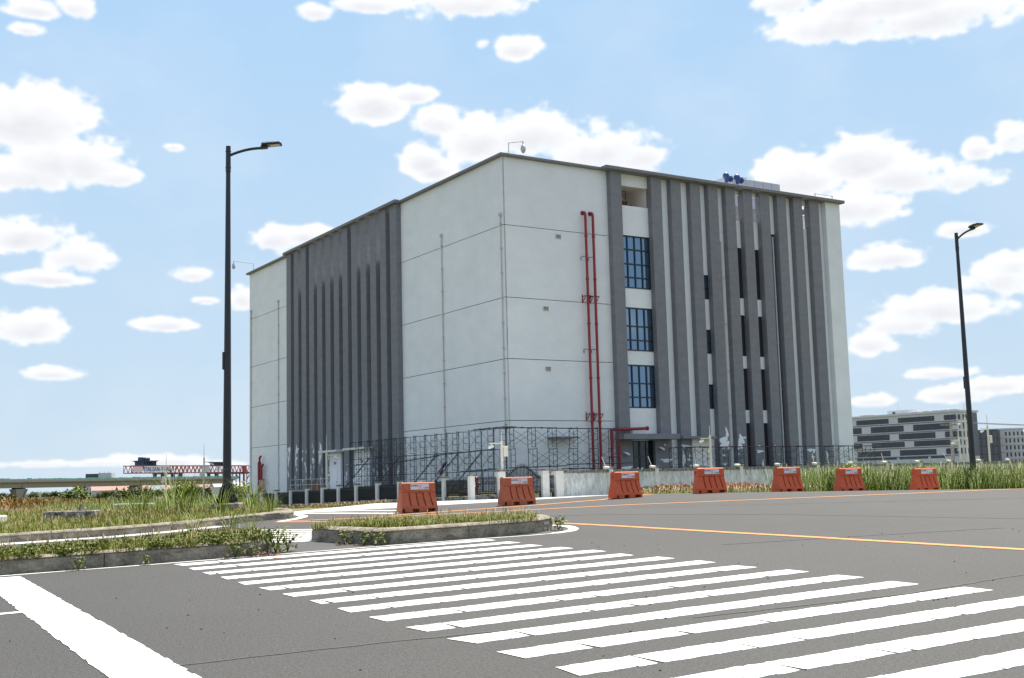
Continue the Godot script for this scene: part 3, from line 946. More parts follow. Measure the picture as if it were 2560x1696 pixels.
	for bay in bays:
		var x0: float = bay[0]
		var x1: float = bay[1]
		for s in bay[2]:
			var y0: float = s[0]
			var y1: float = s[1]
			match s[2]:
				"w":
					slot(Vector3(x0 + 0.002, y0, -0.13), Vector3(x1 - 0.002, y1, 0.02), M.white_wall, "spandrel")
				"l":
					slot(Vector3(x0, y0, -0.13), Vector3(x1, y1, -0.06), M.louvre, "louvre")
				"big3", "big4":
					window(x0 + 0.06, x1 - 0.06, y0 + 0.05, y1 - 0.05, -0.02, [0.0, 0.25, 0.5, 0.75, 1.0], [0.0, 0.24, 0.57, 1.0] if s[2] == "big3" else [0.0, 0.2, 0.46, 0.74, 1.0])
				"small":
					window(x0 + 0.05, x1 - 0.05, y0 + 0.05, y1 - 0.05, -0.03, [0.0, 1.0], [0.0, 0.45, 1.0])
				"pipes":
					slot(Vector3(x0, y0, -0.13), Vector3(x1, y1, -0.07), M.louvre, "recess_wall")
					for px in [0.22, 0.62]:
						var b := MB.new()
						b.tube(Vector3(x0 + px, y0, 0.12), Vector3(x0 + px, y1 - 0.3, 0.12), 0.09, 0.09, 10)
						for y in [5.2, 9.4, 13.8, 18.2, 22.0]:
							b.tube(Vector3(x0 + px, y, 0.12), Vector3(x0 + px, y + 0.14, 0.12), 0.115, 0.115, 10)
						piece("drain_pipe", b, M.tank_panel, building)
	# the open room at the top of the first bay
	slot(Vector3(11.7, 25.0, -3.2), Vector3(15.2, 25.28, -0.12), M.beige, "floor")
	slot(Vector3(11.7, 27.3, -3.2), Vector3(15.2, 27.6, -0.12), M.beige, "ceiling")
	slot(Vector3(11.7, 25.28, -3.4), Vector3(15.2, 27.3, -3.2), M.beige, "back_wall")
	slot(Vector3(11.5, 25.0, -4.4), Vector3(11.7, 27.6, -0.12), M.beige, "side_wall")
	slot(Vector3(15.2, 25.0, -4.4), Vector3(15.4, 27.6, -0.12), M.beige, "side_wall")
	var hb := MB.new()
	hb.xbox(Transform3D(Basis(Vector3.UP, 0.9), Vector3(13.9, 25.75, -2.2)), Vector3(0.06, 1.1, 1.1))
	hb.tube(Vector3(14.3, 25.75, -2.0), Vector3(14.75, 25.95, -1.7), 0.04, 0.04, 6)
	piece("hatch_door", hb, M.brown_board, building)
	var wire := MB.new()
	wire.path([Vector3(12.2, 26.95, -1.2), Vector3(13.6, 26.95, -1.2), Vector3(13.6, 26.35, -1.2)], 0.03, 6)
	wire.ball(Vector3(13.6, 26.3, -1.2), Vector3(0.07, 0.07, 0.07), 8, 5)
	piece("hanging_lamp", wire, M.black_iron, building)
	# white end of the front
	slot(Vector3(37.14, G0, -0.14), Vector3(39.13, TOP + 0.001, 0.58), M.white_wall, "end_pier")
	slot(Vector3(39.0, G0, -60.3), Vector3(39.12, 27.9, -0.14), M.white_wall, "side_wall")
	# entrance
	var can := MB.new()
	can.bevel_box(Transform3D(Basis(), Vector3(13.25, 5.02, 1.2)), Vector3(5.9, 0.46, 1.3), 0.02)
	can.box(Vector3(10.15, 4.80, 0.585), Vector3(10.31, 5.24, 1.84))
	piece("entrance_canopy", can, M.grey_paint, building)
	var ent := base("entrance", Vector3.ZERO, 0.0, building)
	boxp("side_pier", Vector3(11.83, G0, -0.14), Vector3(12.0, 4.78, 0.56), M.grey_paint, ent)
	boxp("side_pier", Vector3(14.45, G0, -0.14), Vector3(15.13, 4.78, 0.575), M.grey_paint, ent)
	boxp("reveal", Vector3(14.3, G0, -0.12), Vector3(14.45, 4.78, 0.3), M.dark_void, ent)
	var fr := MB.new()
	for x in [12.0, 12.38, 13.0, 13.1, 13.75, 14.26]:
		fr.box(Vector3(x, 0.85, 0.02), Vector3(x + 0.06, 4.7, 0.14))
	for y in [0.85, 3.35, 4.66]:
		fr.box(Vector3(12.0, y, 0.025), Vector3(14.3, y + 0.08, 0.135))
	piece("frame", fr, M.frame_blue, ent)
	for x in [[12.06, 12.38], [12.44, 13.0], [13.16, 13.75], [13.81, 14.26]]:
		boxp("pane", Vector3(x[0], 0.93, 0.06), Vector3(x[1], 3.35, 0.08), M.door_glass, ent)
		boxp("pane", Vector3(x[0], 3.43, 0.06), Vector3(x[1], 4.66, 0.08), M.door_glass, ent)
	boxp("notice", Vector3(12.72, 2.15, 0.085), Vector3(12.96, 2.45, 0.09), M.sign_white, ent)
	boxp("notice", Vector3(13.2, 2.15, 0.085), Vector3(13.42, 2.45, 0.09), M.sign_white, ent)
	var hd := MB.new()
	for x in [12.95, 13.18]:
		hd.tube(Vector3(x, 1.3, 0.17), Vector3(x, 2.3, 0.17), 0.02, 0.02, 6)
	piece("handle", hd, M.steel, ent)
	slot(Vector3(17.0, 4.86, 0.3), Vector3(20.9, 5.06, 1.25), M.grey_paint, "canopy")
	var dd := slot(Vector3(18.58, G0, 0.1), Vector3(20.85, 4.86, 0.62), M.white_wall, "door_bay")
	boxp("door_leaf", Vector3(18.75, 0.85, 0.62), Vector3(19.68, 3.5, 0.66), M.white_paint, dd)
	boxp("door_leaf", Vector3(19.72, 0.85, 0.62), Vector3(20.65, 3.5, 0.66), M.white_paint, dd)
	boxp("head_panel", Vector3(18.62, 3.75, 0.62), Vector3(20.82, 4.84, 0.65), M.cream_paint, dd)
	slot(Vector3(3.7, 4.93, 0.0), Vector3(6.15, 5.07, 0.95), M.grey_paint, "canopy")
	var sd := slot(Vector3(4.2, 0.85, 0.0), Vector3(5.6, 3.35, 0.035), M.white_paint, "door")
	boxp("handle", Vector3(5.4, 1.85, 0.035), Vector3(5.5, 1.98, 0.1), M.steel, sd)
	# wall vents
	for v in [[5.35, 21.86], [3.88, 15.67], [3.94, 10.65]]:
		var b := MB.new()
		for k in 4:
			b.xbox(Transform3D(Basis(Vector3.RIGHT, 0.5), Vector3(v[0], v[1] - 0.11 + k * 0.075, 0.04)), Vector3(0.44, 0.015, 0.09))
		b.box(Vector3(v[0] - 0.25, v[1] + 0.14, 0), Vector3(v[0] + 0.25, v[1] + 0.17, 0.1))
		b.box(Vector3(v[0] - 0.25, v[1] - 0.16, 0), Vector3(v[0] - 0.22, v[1] + 0.14, 0.08))
		b.box(Vector3(v[0] + 0.22, v[1] - 0.16, 0), Vector3(v[0] + 0.25, v[1] + 0.14, 0.08))
		piece("wall_vent", b, M.conduit, building)
	# conduits up the left front
	for cz in [[-0.38, 23.2, 0.045], [-10.4, 23.4, 0.05], [-50.3, 23.2, 0.05], [-59.6, 23.3, 0.06]]:
		var b := MB.new()
		b.tube(Vector3(-0.09, G0, cz[0]), Vector3(-0.09, cz[1], cz[0]), cz[2], cz[2], 6)
		var y := 2.0
		while y < cz[1]:
			b.box(Vector3(-0.16, y, cz[0] - 0.12), Vector3(0.0, y + 0.07, cz[0] + 0.12))
			y += 2.05
		b.box(Vector3(-0.2, cz[1] - 0.02, cz[0] - 0.13), Vector3(0.0, cz[1] + 0.22, cz[0] + 0.13))
		piece("conduit", b, M.conduit, building)
	var dp := MB.new()
	dp.tube(Vector3(23.5, G0, 0.13), Vector3(23.5, 23.0, 0.13), 0.085, 0.085, 8)
	for y in [4.0, 7.0, 11.0, 15.3, 19.6]:
		dp.box(Vector3(23.38, y, 0.02), Vector3(23.75, y + 0.14, 0.26))
	piece("drain_pipe", dp, M.conduit, building)
	# red risers
	for x in [7.95, 8.73]:
		var r := base("riser_pipe", Vector3.ZERO, 0.0, building)
		var b := MB.new()
		b.path([Vector3(x, 24.15, 0.0), Vector3(x, 24.15, 0.28), Vector3(x, 24.05, 0.38), Vector3(x, 23.9, 0.42), Vector3(x, G0, 0.42)], 0.115, 12)
		b.tube(Vector3(x, 24.15, 0.0), Vector3(x, 24.15, 0.05), 0.2, 0.2, 12)
		for y in [22.0, 18.3, 14.5, 9.9, 6.2, 3.0]:
			b.tube(Vector3(x, y, 0.42), Vector3(x, y + 0.16, 0.42), 0.15, 0.15, 12)
		piece("pipe", b, M.red_paint, r)
		for y in [16.8, 6.85]:
			var k := MB.new()
			for s in [-0.3, 0.3]:
				k.tube(Vector3(x + s, y + 0.3, 0.02), Vector3(x + s, y - 0.45, 0.02), 0.045, 0.045, 6)
				k.tube(Vector3(x + s, y + 0.12, 0.02), Vector3(x + s, y + 0.12, 0.55), 0.04, 0.04, 6)
				k.tube(Vector3(x + s, y - 0.4, 0.03), Vector3(x + s, y + 0.1, 0.52), 0.035, 0.035, 6)
			k.tube(Vector3(x - 0.3, y + 0.12, 0.55), Vector3(x + 0.3, y + 0.12, 0.55), 0.03, 0.03, 6)
			piece("bracket", k, M.red_paint, r)
		for y in [20.3, 12.4]:
			var k := MB.new()
			k.path([Vector3(x - 0.33, y - 0.28, 0.03), Vector3(x - 0.33, y, 0.03), Vector3(x - 0.33, y, 0.3), Vector3(x, y, 0.42)], 0.025, 6)
			piece("hook", k, M.black_iron, r)
	var man := base("pipe_manifold", Vector3.ZERO, 0.0, building)
	var mb := MB.new()
	mb.path([Vector3(9.55, G0, 0.9), Vector3(9.55, 5.62, 0.9), Vector3(13.4, 5.75, 0.9)], 0.13, 10)
	mb.path([Vector3(10.25, G0, 1.0), Vector3(10.25, 5.6, 1.0)], 0.12, 10)
	mb.tube(Vector3(13.3, 5.75, 0.9), Vector3(13.45, 5.755, 0.9), 0.18, 0.18, 10)
	mb.path([Vector3(9.55, 3.35, 0.9), Vector3(10.25, 3.35, 1.0)], 0.06, 8)
	for x in [11.0, 11.7]:
		mb.tube(Vector3(x, 5.24, 0.9), Vector3(x, 5.7, 0.9), 0.05, 0.05, 6)
	piece("pipe", mb, M.red_paint, man)
	mb = MB.new()
	mb.path([Vector3(9.55, 3.35, 0.95), Vector3(9.2, 3.35, 0.95), Vector3(9.2, 2.8, 0.95)], 0.05, 6)
	piece("valve", mb, M.black_iron, man)
	var st := base("standpipe", Vector3.ZERO, 0.0, building)
	mb = MB.new()
	mb.path([Vector3(-0.45, 0.7, -55.6), Vector3(-0.45, 4.6, -55.6)], 0.22, 10)
	mb.path([Vector3(-0.45, 4.5, -55.6), Vector3(-0.45, 5.15, -55.5), Vector3(-0.45, 5.25, -55.1)], 0.13, 8)
	mb.path([Vector3(-0.5, 0.7, -54.8), Vector3(-0.5, 4.1, -54.8), Vector3(-0.5, 4.25, -54.3)], 0.15, 8)
	mb.tube(Vector3(-0.5, 2.4, -54.8), Vector3(-0.5, 2.4, -54.0), 0.07, 0.07, 8)
	mb.tube(Vector3(-0.5, 2.2, -54.0), Vector3(-0.5, 2.6, -54.0), 0.09, 0.09, 8)
	piece("pipe", mb, M.red_paint, st)
	# roof: tanks of pressed panels, blue valves, railing, camera arms
	var tank := base("roof_tank", Vector3.ZERO, 0.0, building)
	for k in 6:
		for j in 2:
			var b := MB.new()
			var t := Transform3D(Basis(), Vector3(29.3 + k * 1.17, 29.4 + j * 0.95, -4.0))
			b.bevel_box(t, Vector3(1.14, 0.92, 0.1), 0.04)
			b.bevel_box(Transform3D(Basis(Vector3.BACK, PI / 4), t.origin + Vector3(0, 0, 0.04)), Vector3(0.5, 0.5, 0.1), 0.04)
			piece("panel", b, M.tank_panel, tank)
	boxp("shell", Vector3(28.72, 27.9, -7.5), Vector3(35.75, 30.85, -4.06), M.tank_panel, tank)
	boxp("stand", Vector3(28.8, 23.3, -7.4), Vector3(35.6, 27.9, -4.1), M.grey_concrete, tank)
	boxp("lid", Vector3(29.5, 30.85, -7.0), Vector3(31.5, 31.05, -4.3), M.tank_panel, tank)
	var val := base("roof_valves", Vector3.ZERO, 0.0, building)
	mb = MB.new()
	for x in [26.0, 27.4]:
		mb.tube(Vector3(x, 28.3, -1.4), Vector3(x, 29.6, -1.4), 0.16, 0.16, 8)
		mb.ball(Vector3(x, 29.9, -1.4), Vector3(0.32, 0.36, 0.32), 10, 6)
		mb.tube(Vector3(x, 29.8, -1.4), Vector3(x + 0.9, 29.65, -1.6), 0.17, 0.17, 8)
		mb.tube(Vector3(x + 0.55, 29.72, -1.5), Vector3(x + 0.75, 29.7, -1.55), 0.3, 0.3, 8)
	piece("valve", mb, M.blue_paint, val)
	mb = MB.new()
	mb.path([Vector3(28.1, 29.65, -1.6), Vector3(29.4, 29.5, -2.6), Vector3(29.4, 29.3, -4.0)], 0.11, 8)
	mb.path([Vector3(26.9, 29.65, -1.6), Vector3(27.6, 29.1, -2.4), Vector3(28.8, 29.0, -4.0)], 0.11, 8)
	piece("pipe", mb, M.conduit, val)
	mb = MB.new()
	for x in [36.2, 38.6]:
		mb.tube(Vector3(x, 28.4, 0.2), Vector3(x, 29.0, 0.2), 0.05, 0.05, 6)
	mb.tube(Vector3(36.1, 28.95, 0.2), Vector3(38.7, 28.95, 0.2), 0.03, 0.03, 6)
	piece("roof_rail", mb, M.conduit, building)
	for s in [[Vector3(0.6, 28.36, 0.1), Vector3(1.9, 29.55, 0.3)], [Vector3(-0.1, 28.36, -58.7), Vector3(-2.4, 29.5, -59.4)]]:
		var c := base("roof_camera", Vector3.ZERO, 0.0, building)
		mb = MB.new()
		var a: Vector3 = s[0]
		var e: Vector3 = s[1]
		mb.path([a, Vector3(a.x, e.y - 0.25, a.z), e], 0.035, 6)
		mb.tube(e, e - Vector3(0, 0.3, 0), 0.05, 0.05, 6)
		piece("arm", mb, M.conduit, c)
		mb = MB.new()
		mb.ball(e - Vector3(0, 0.62, 0), Vector3(0.22, 0.4, 0.22), 12, 8)
		piece("dome", mb, M.tank_panel, c)
	for s in [[10.95, 3.7, 0.85], [14.75, 4.1, 0.85]]:
		mb = MB.new()
		mb.tube(Vector3(s[0], s[1], 0.58), Vector3(s[0], s[1] + 0.03, 0.8), 0.05, 0.05, 6)
		mb.bevel_box(Transform3D(Basis(Vector3.FORWARD, 0.4), Vector3(s[0] + 0.22, s[1] - 0.08, 0.85)), Vector3(0.5, 0.15, 0.15), 0.02)
		piece("wall_camera", mb, M.white_paint, building)

# ---------------------------------------------------------------- fence, gate and wall
func site(called: String, x: float, y: float, z: float) -> Node3D:
	return base(called, B(x, y, z), TURN)

func pillar(parent: Node, at: Vector3, w: float, h: float, cap: float, mat: Material, called := "post") -> void:
	var b := MB.new()
	b.bevel_box(Transform3D(Basis(), at + Vector3(0, h * 0.5, 0)), Vector3(w, h, w), 0.012)
	var p := piece(called, b, mat, parent)
	if cap > 0.0:
		b = MB.new()
		b.bevel_box(Transform3D(Basis(), at + Vector3(0, h + 0.05, 0)), Vector3(w + cap, 0.12, w + cap), 0.015)
		piece("cap", b, M.black_concrete, p)

func bars(x0: float, x1: float, y0: float, y1: float, gap: float) -> MB:      # iron bars along x
	var b := MB.new()
	var n := int((x1 - x0) / gap)
	for k in n + 1:
		var x := lerpf(x0, x1, (k + 0.5) / (n + 1))
		b.box(Vector3(x - 0.02, y0, -0.02), Vector3(x + 0.02, y1, 0.02))
		b.tri_n(Vector3(x - 0.025, y1, 0), Vector3(x + 0.025, y1, 0), Vector3(x, y1 + 0.09, 0), Vector3.BACK, Vector3.BACK, Vector3.BACK)
		b.tri_n(Vector3(x, y1, 0.025), Vector3(x, y1, -0.025), Vector3(x, y1 + 0.09, 0), Vector3.RIGHT, Vector3.RIGHT, Vector3.RIGHT)
	b.box(Vector3(x0, y1 - 0.12, -0.02), Vector3(x1, y1 - 0.07, 0.02))
	b.box(Vector3(x0, y0 + 0.03, -0.02), Vector3(x1, y0 + 0.08, 0.02))
	var m := (y0 + y1) * 0.5 + 0.1
	var w := int((x1 - x0) / 0.28)
	for k in w:      # the wavy bands
		var a := lerpf(x0, x1, float(k) / w)
		var e := lerpf(x0, x1, float(k + 1) / w)
		for y in [m, m + 0.13]:
			b.tube(Vector3(a, y, 0.02), Vector3((a + e) * 0.5, y + 0.1, 0.02), 0.024, 0.024, 4, false)
			b.tube(Vector3((a + e) * 0.5, y + 0.1, 0.02), Vector3(e, y, 0.02), 0.024, 0.024, 4, false)
	return b

func fences() -> void:
	var f := site("iron_fence", -10.29, 0, 11.53)
	tag(f, "black iron bar fence between white posts stepping down along the building's left front", "fence", "")
	var zs := [0.0, -3.62, -7.0, -10.48, -14.2, -18.05, -21.5, -24.85, -28.25, -32.0, -35.6, -39.45, -43.1, -46.8]
	for k in zs.size():
		var z: float = zs[k]
		var top := 1.80 + 0.0215 * (z + 11.53)
		var h := 1.92
		pillar(f, Vector3(0, top - h, z), 0.36, h - 0.06, 0.06 if k % 4 != 1 else 0.12, M.post_white)
		if k + 1 < zs.size():
			var z1: float = zs[k + 1]
			var low := top - 1.95
			boxp("low_wall", Vector3(-0.1, low - 0.5, z1 + 0.17), Vector3(0.1, low + 0.52, z - 0.17), M.black_concrete, f)
			var p := stuff(piece("iron_bars", bars(0.0, z - z1 - 0.34, 0.0, 1.08, 0.125), M.black_iron, f)) as MeshInstance3D
			p.position = Vector3(0, low + 0.55, z - 0.17)
			p.rotation.y = PI / 2
	# the bay beside the gate
	boxp("low_wall", Vector3(0.17, -0.2, -0.1), Vector3(2.0, 0.72, 0.1), M.black_concrete, f)
	var q := stuff(piece("iron_bars", bars(0.0, 1.8, 0.0, 1.15, 0.125), M.black_iron, f)) as MeshInstance3D
	q.position = Vector3(0.18, 0.72, 0)
	# concrete posts that go on without bars
	for k in 8:
		var z := -39.0 - k * 3.9
		var p := base("fence_post", B(-10.29, 1.75 + 0.0215 * z - 1.75, z), TURN + rng.randf_range(-0.15, 0.15))
		var b := MB.new()
		b.bevel_box(Transform3D(Basis(), Vector3(0, 0.55, 0)), Vector3(0.22, 2.1, 0.22), 0.015)
		piece("shaft", b, M.pale_concrete, p)
		boxp("bracket", Vector3(-0.2, 1.5, -0.04), Vector3(0.25, 1.58, 0.04), M.pale_concrete, p)
		tag(p, "bare pale concrete post in tall grass beyond the iron fence, %s from the building" % ORDINAL[k], "post", "bare posts in the grass left of the building")
	# gate
	var g := site("iron_gate", -8.04, 0.1, 11.53)
	tag(g, "black double gate with an arched top between two thick white posts", "gate")
	pillar(g, Vector3(0, 0.1, 0), 0.55, 2.05, 0.14, M.post_white, "gate_post")
	pillar(g, Vector3(3.57, 0.1, 0), 0.55, 2.05, 0.14, M.post_white, "gate_post")
	var b := MB.new()
	var n := 26
	for k in n + 1:
		var t := float(k) / n
		var x := lerpf(0.3, 3.27, t)
		var y := 1.68 + 0.78 * pow(sin(t * PI), 1.6)
		b.box(Vector3(x - 0.02, 0.2, -0.02), Vector3(x + 0.02, y + 0.12, 0.02))
		b.tri_n(Vector3(x - 0.03, y + 0.12, 0), Vector3(x + 0.03, y + 0.12, 0), Vector3(x, y + 0.24, 0), Vector3.BACK, Vector3.BACK, Vector3.BACK)
		if k < n:
			var t2 := float(k + 1) / n
			b.tube(Vector3(x, y, 0), Vector3(lerpf(0.3, 3.27, t2), 1.68 + 0.78 * pow(sin(t2 * PI), 1.6), 0), 0.05, 0.05, 6, false)
	for y in [0.3, 1.0, 1.62]:
		b.box(Vector3(0.3, y, -0.025), Vector3(3.27, y + 0.06, 0.025))
	for k in 10:
		b.tube(Vector3(0.35 + k * 0.3, 0.45, 0.02), Vector3(0.5 + k * 0.3, 0.7, 0.02), 0.02, 0.02, 4)
		b.tube(Vector3(0.5 + k * 0.3, 0.7, 0.02), Vector3(0.65 + k * 0.3, 0.45, 0.02), 0.02, 0.02, 4)
	stuff(piece("iron_bars", b, M.black_iron, g))
	var s := site("side_gate", -4.2, 0.1, 11.53)
	tag(s, "narrow black iron wicket gate at the left end of the white wall", "gate")
	b = bars(0.0, 0.72, 0.1, 1.75, 0.11)
	b.box(Vector3(0, 0.1, -0.03), Vector3(0.06, 1.8, 0.03))
	b.box(Vector3(0.68, 0.1, -0.03), Vector3(0.74, 1.8, 0.03))
	b.box(Vector3(0, 1.74, -0.03), Vector3(0.74, 1.8, 0.03))
	b.box(Vector3(0, 0.95, -0.03), Vector3(0.74, 1.02, 0.03))
	stuff(piece("iron_bars", b, M.black_iron, s))
	# white wall
	var w := site("boundary_wall", -3.33, 0, 11.53)
	tag(w, "long white boundary wall with damp stains and a crumbling dark coping", "wall")
	pillar(w, Vector3(0, 0.1, 0), 0.62, 2.12, 0.16, M.post_white, "pillar")
	var px := [0.0]
	for k in 13:
		px.append(4.59 + k * 4.2)
	for k in px.size() - 1:
		var x0: float = px[k] + (0.31 if k == 0 else 0.17)
		var x1: float = px[k + 1] - 0.17
		boxp("wall_panel", Vector3(x0, -0.3, -0.09), Vector3(x1, 2.04, 0.09), M.damp_wall, w)
		b = MB.new()      # rough coping in lumps
		var x := x0
		while x < x1 - 0.01:
			var e := minf(x + rng.randf_range(0.14, 0.4), x1)
			b.xbox(Transform3D(Basis(Vector3.BACK, rng.randf_range(-0.04, 0.04)), Vector3((x + e) * 0.5, 2.12 + rng.randf_range(-0.02, 0.025), rng.randf_range(-0.02, 0.02))), Vector3(e - x + 0.02, 0.17 + rng.randf_range(-0.03, 0.05), 0.27 + rng.randf_range(-0.04, 0.04)))
			x = e
		piece("coping", b, M.black_concrete, w)
		pillar(w, Vector3(px[k + 1], -0.2, 0), 0.34, 2.5, 0.14, M.post_white, "pillar")
	var proto: Node3D = null
	for k in 13:
		var at := B(-3.33 + px[k + 1] - 0.42, 2.30, 11.6)
		if k == 0:
			proto = base("wall_lamp", at, TURN)
			b = MB.new()
			b.bevel_box(Transform3D(Basis(Vector3.RIGHT, 0.15), Vector3(0, 0.06, 0.1)), Vector3(0.42, 0.17, 0.3), 0.03)
			piece("housing", b, M.cream_paint, proto)
			b = MB.new()
			b.tube(Vector3(-0.05, 0.12, 0.05), Vector3(-0.32, 0.82, 0.0), 0.025, 0.025, 6)
			piece("rod", b, M.white_paint, proto)
			tag(proto, "pale floodlight box with a leaning rod on the white wall's first slim pillar", "floodlight", "floodlights along the white wall")
		else:
			var where: String = ["", "behind the third orange barrier", "left of the fourth orange barrier", "right of the fourth orange barrier", "left of the fifth orange barrier", "right of the fifth orange barrier", "left of the sixth orange barrier", "over the sixth orange barrier", "right of the leafy weeds", "left of the seventh orange barrier", "between seventh barrier and lamp", "nearest the right lamp", "farthest right"][k]
			var lamp := copy(proto, at, TURN + rng.randf_range(-0.3, 0.3), "pale floodlight on the white wall, " + where)
			if k in [3, 4, 6, 8, 10, 11]:
				lamp.get_child(1).free()
			elif k > 1:
				lamp.get_child(1).rotation.z = rng.randf_range(-0.5, 0.2)

# ---------------------------------------------------------------- scaffolding
func frame_mesh() -> ArrayMesh:      # one welded frame, 1.2 m wide in x, 1.64 m high
	var b := MB.new()
	b.tube(Vector3(0, 0, 0), Vector3(0, 1.66, 0), 0.03, 0.03, 5, false)
	b.tube(Vector3(1.2, 0, 0), Vector3(1.2, 1.66, 0), 0.03, 0.03, 5, false)
	b.tube(Vector3(0, 1.58, 0), Vector3(1.2, 1.58, 0), 0.028, 0.028, 5, false)
	b.tube(Vector3(0.62, 0.1, 0), Vector3(0.62, 1.58, 0), 0.022, 0.022, 5, false)
	for y in [0.12, 0.62, 1.1]:
		b.tube(Vector3(0.62, y, 0), Vector3(1.2, y, 0), 0.02, 0.02, 5, false)
	b.tube(Vector3(0.0, 1.25, 0), Vector3(0.3, 1.58, 0), 0.018, 0.018, 5, false)
	return b.mesh()

func brace_mesh(d: float) -> ArrayMesh:      # a crossed pair d long in z
	var b := MB.new()
	b.tube(Vector3(0, 0.25, 0), Vector3(0, 1.4, d), 0.015, 0.015, 4, false)
	b.tube(Vector3(0, 1.4, 0), Vector3(0, 0.25, d), 0.015, 0.015, 4, false)
	return b.mesh()

func scaffold(o: Node3D, n: int, d: float, tiers: int, skip: Array) -> void:      # frames stand across, n of them d apart in -z
	var fm := frame_mesh()
	var bm := brace_mesh(-d)
	for t in tiers:
		for k in n:
			if [t, k] in skip:
				continue
			var f := put("scaffold_frame", fm, M.scaffold_steel, o)
			f.position = Vector3(rng.randf_range(-0.03, 0.03), t * 1.64, -k * d + rng.randf_range(-0.05, 0.05))
			f.rotation.y = rng.randf_range(-0.05, 0.05)
			f.rotation.z = rng.randf_range(-0.008, 0.008)
			if k + 1 < n and rng.randf() < 0.85:
				for x in [0.0, 1.2]:
					var c := put("cross_brace", bm, M.scaffold_steel, o)
					c.position = Vector3(x, t * 1.64, -k * d)

func poles(o: Node3D, list: Array, r: float, mat: Material, called: String) -> void:
	for s in list:
		var b := MB.new()
		b.tube(s[0], s[1], r, r, 6)
		for t in [0.3, 0.7]:
			var p: Vector3 = s[0].lerp(s[1], t)
			b.xbox(Transform3D(Basis(), p), Vector3(0.13, 0.13, 0.13))
		piece(called, b, mat, o)

func scaffolds() -> void:
	var a := site("scaffold", -2.1, 0.84, 1.0)
	tag(a, "long three tier steel scaffold with raking props along the building's left front", "scaffold")
	scaffold(a, 15, 1.92, 3, [])
	poles(a, [[Vector3(-0.1, 3.25, 0.4), Vector3(-0.2, 3.05, -9.5)], [Vector3(-0.2, 3.0, -8.5), Vector3(-0.4, 2.6, -18.0)], [Vector3(-0.4, 2.7, -17.0), Vector3(-0.4, 2.6, -27.0)], [Vector3(0.0, 4.9, 0.5), Vector3(0.0, 4.9, -3.0)], [Vector3(-0.1, 1.7, 0.6), Vector3(-0.1, 1.6, -5.0)]], 0.05, M.scaffold_steel, "ledger_pole")
	for z in [-1.6, -5.4, -9.0, -16.0, -22.5]:
		poles(a, [[Vector3(-0.1, 3.15, z), Vector3(-2.9, -0.1, z - 0.5)]], 0.05, M.scaffold_steel if z != -16.0 else M.rust_steel, "raking_prop")
	var c := base("scaffold", B(-0.9, 0.84, 0.95), TURN - PI / 2)
	tag(c, "three tier scaffold on the building's right front between the corner and the red pipes", "scaffold")
	scaffold(c, 6, 2.02, 3, [])
	poles(c, [[Vector3(1.2, 4.88, 0.6), Vector3(1.2, 4.86, -4.0)], [Vector3(1.25, 4.84, -3.2), Vector3(1.25, 4.78, -10.6)], [Vector3(1.25, 1.95, -4.9), Vector3(1.25, 2.0, -12.0)], [Vector3(1.3, 1.75, 0.6), Vector3(1.3, 1.85, -4.9)], [Vector3(1.3, 1.62, -4.4), Vector3(1.3, 1.6, -7.4)]], 0.045, M.scaffold_steel, "ledger_pole")
	boxp("plank", Vector3(0.0, 4.9, -0.2), Vector3(1.2, 4.98, 0.9), M.black_concrete, c)
	var e := base("scaffold", B(15.6, 0.84, 1.0), TURN - PI / 2)
	tag(e, "low two tier scaffold behind the white wall at the foot of the grey pilasters", "scaffold")
	scaffold(e, 14, 1.9, 2, [[1, 5], [1, 9]])
	poles(e, [[Vector3(1.2, 3.25, 0.3), Vector3(1.2, 3.24, -9.0)], [Vector3(1.2, 3.24, -8.0), Vector3(1.2, 3.24, -17.0)], [Vector3(1.2, 3.24, -16.0), Vector3(1.2, 3.24, -25.5)]], 0.04, M.rust_steel, "ledger_pole")

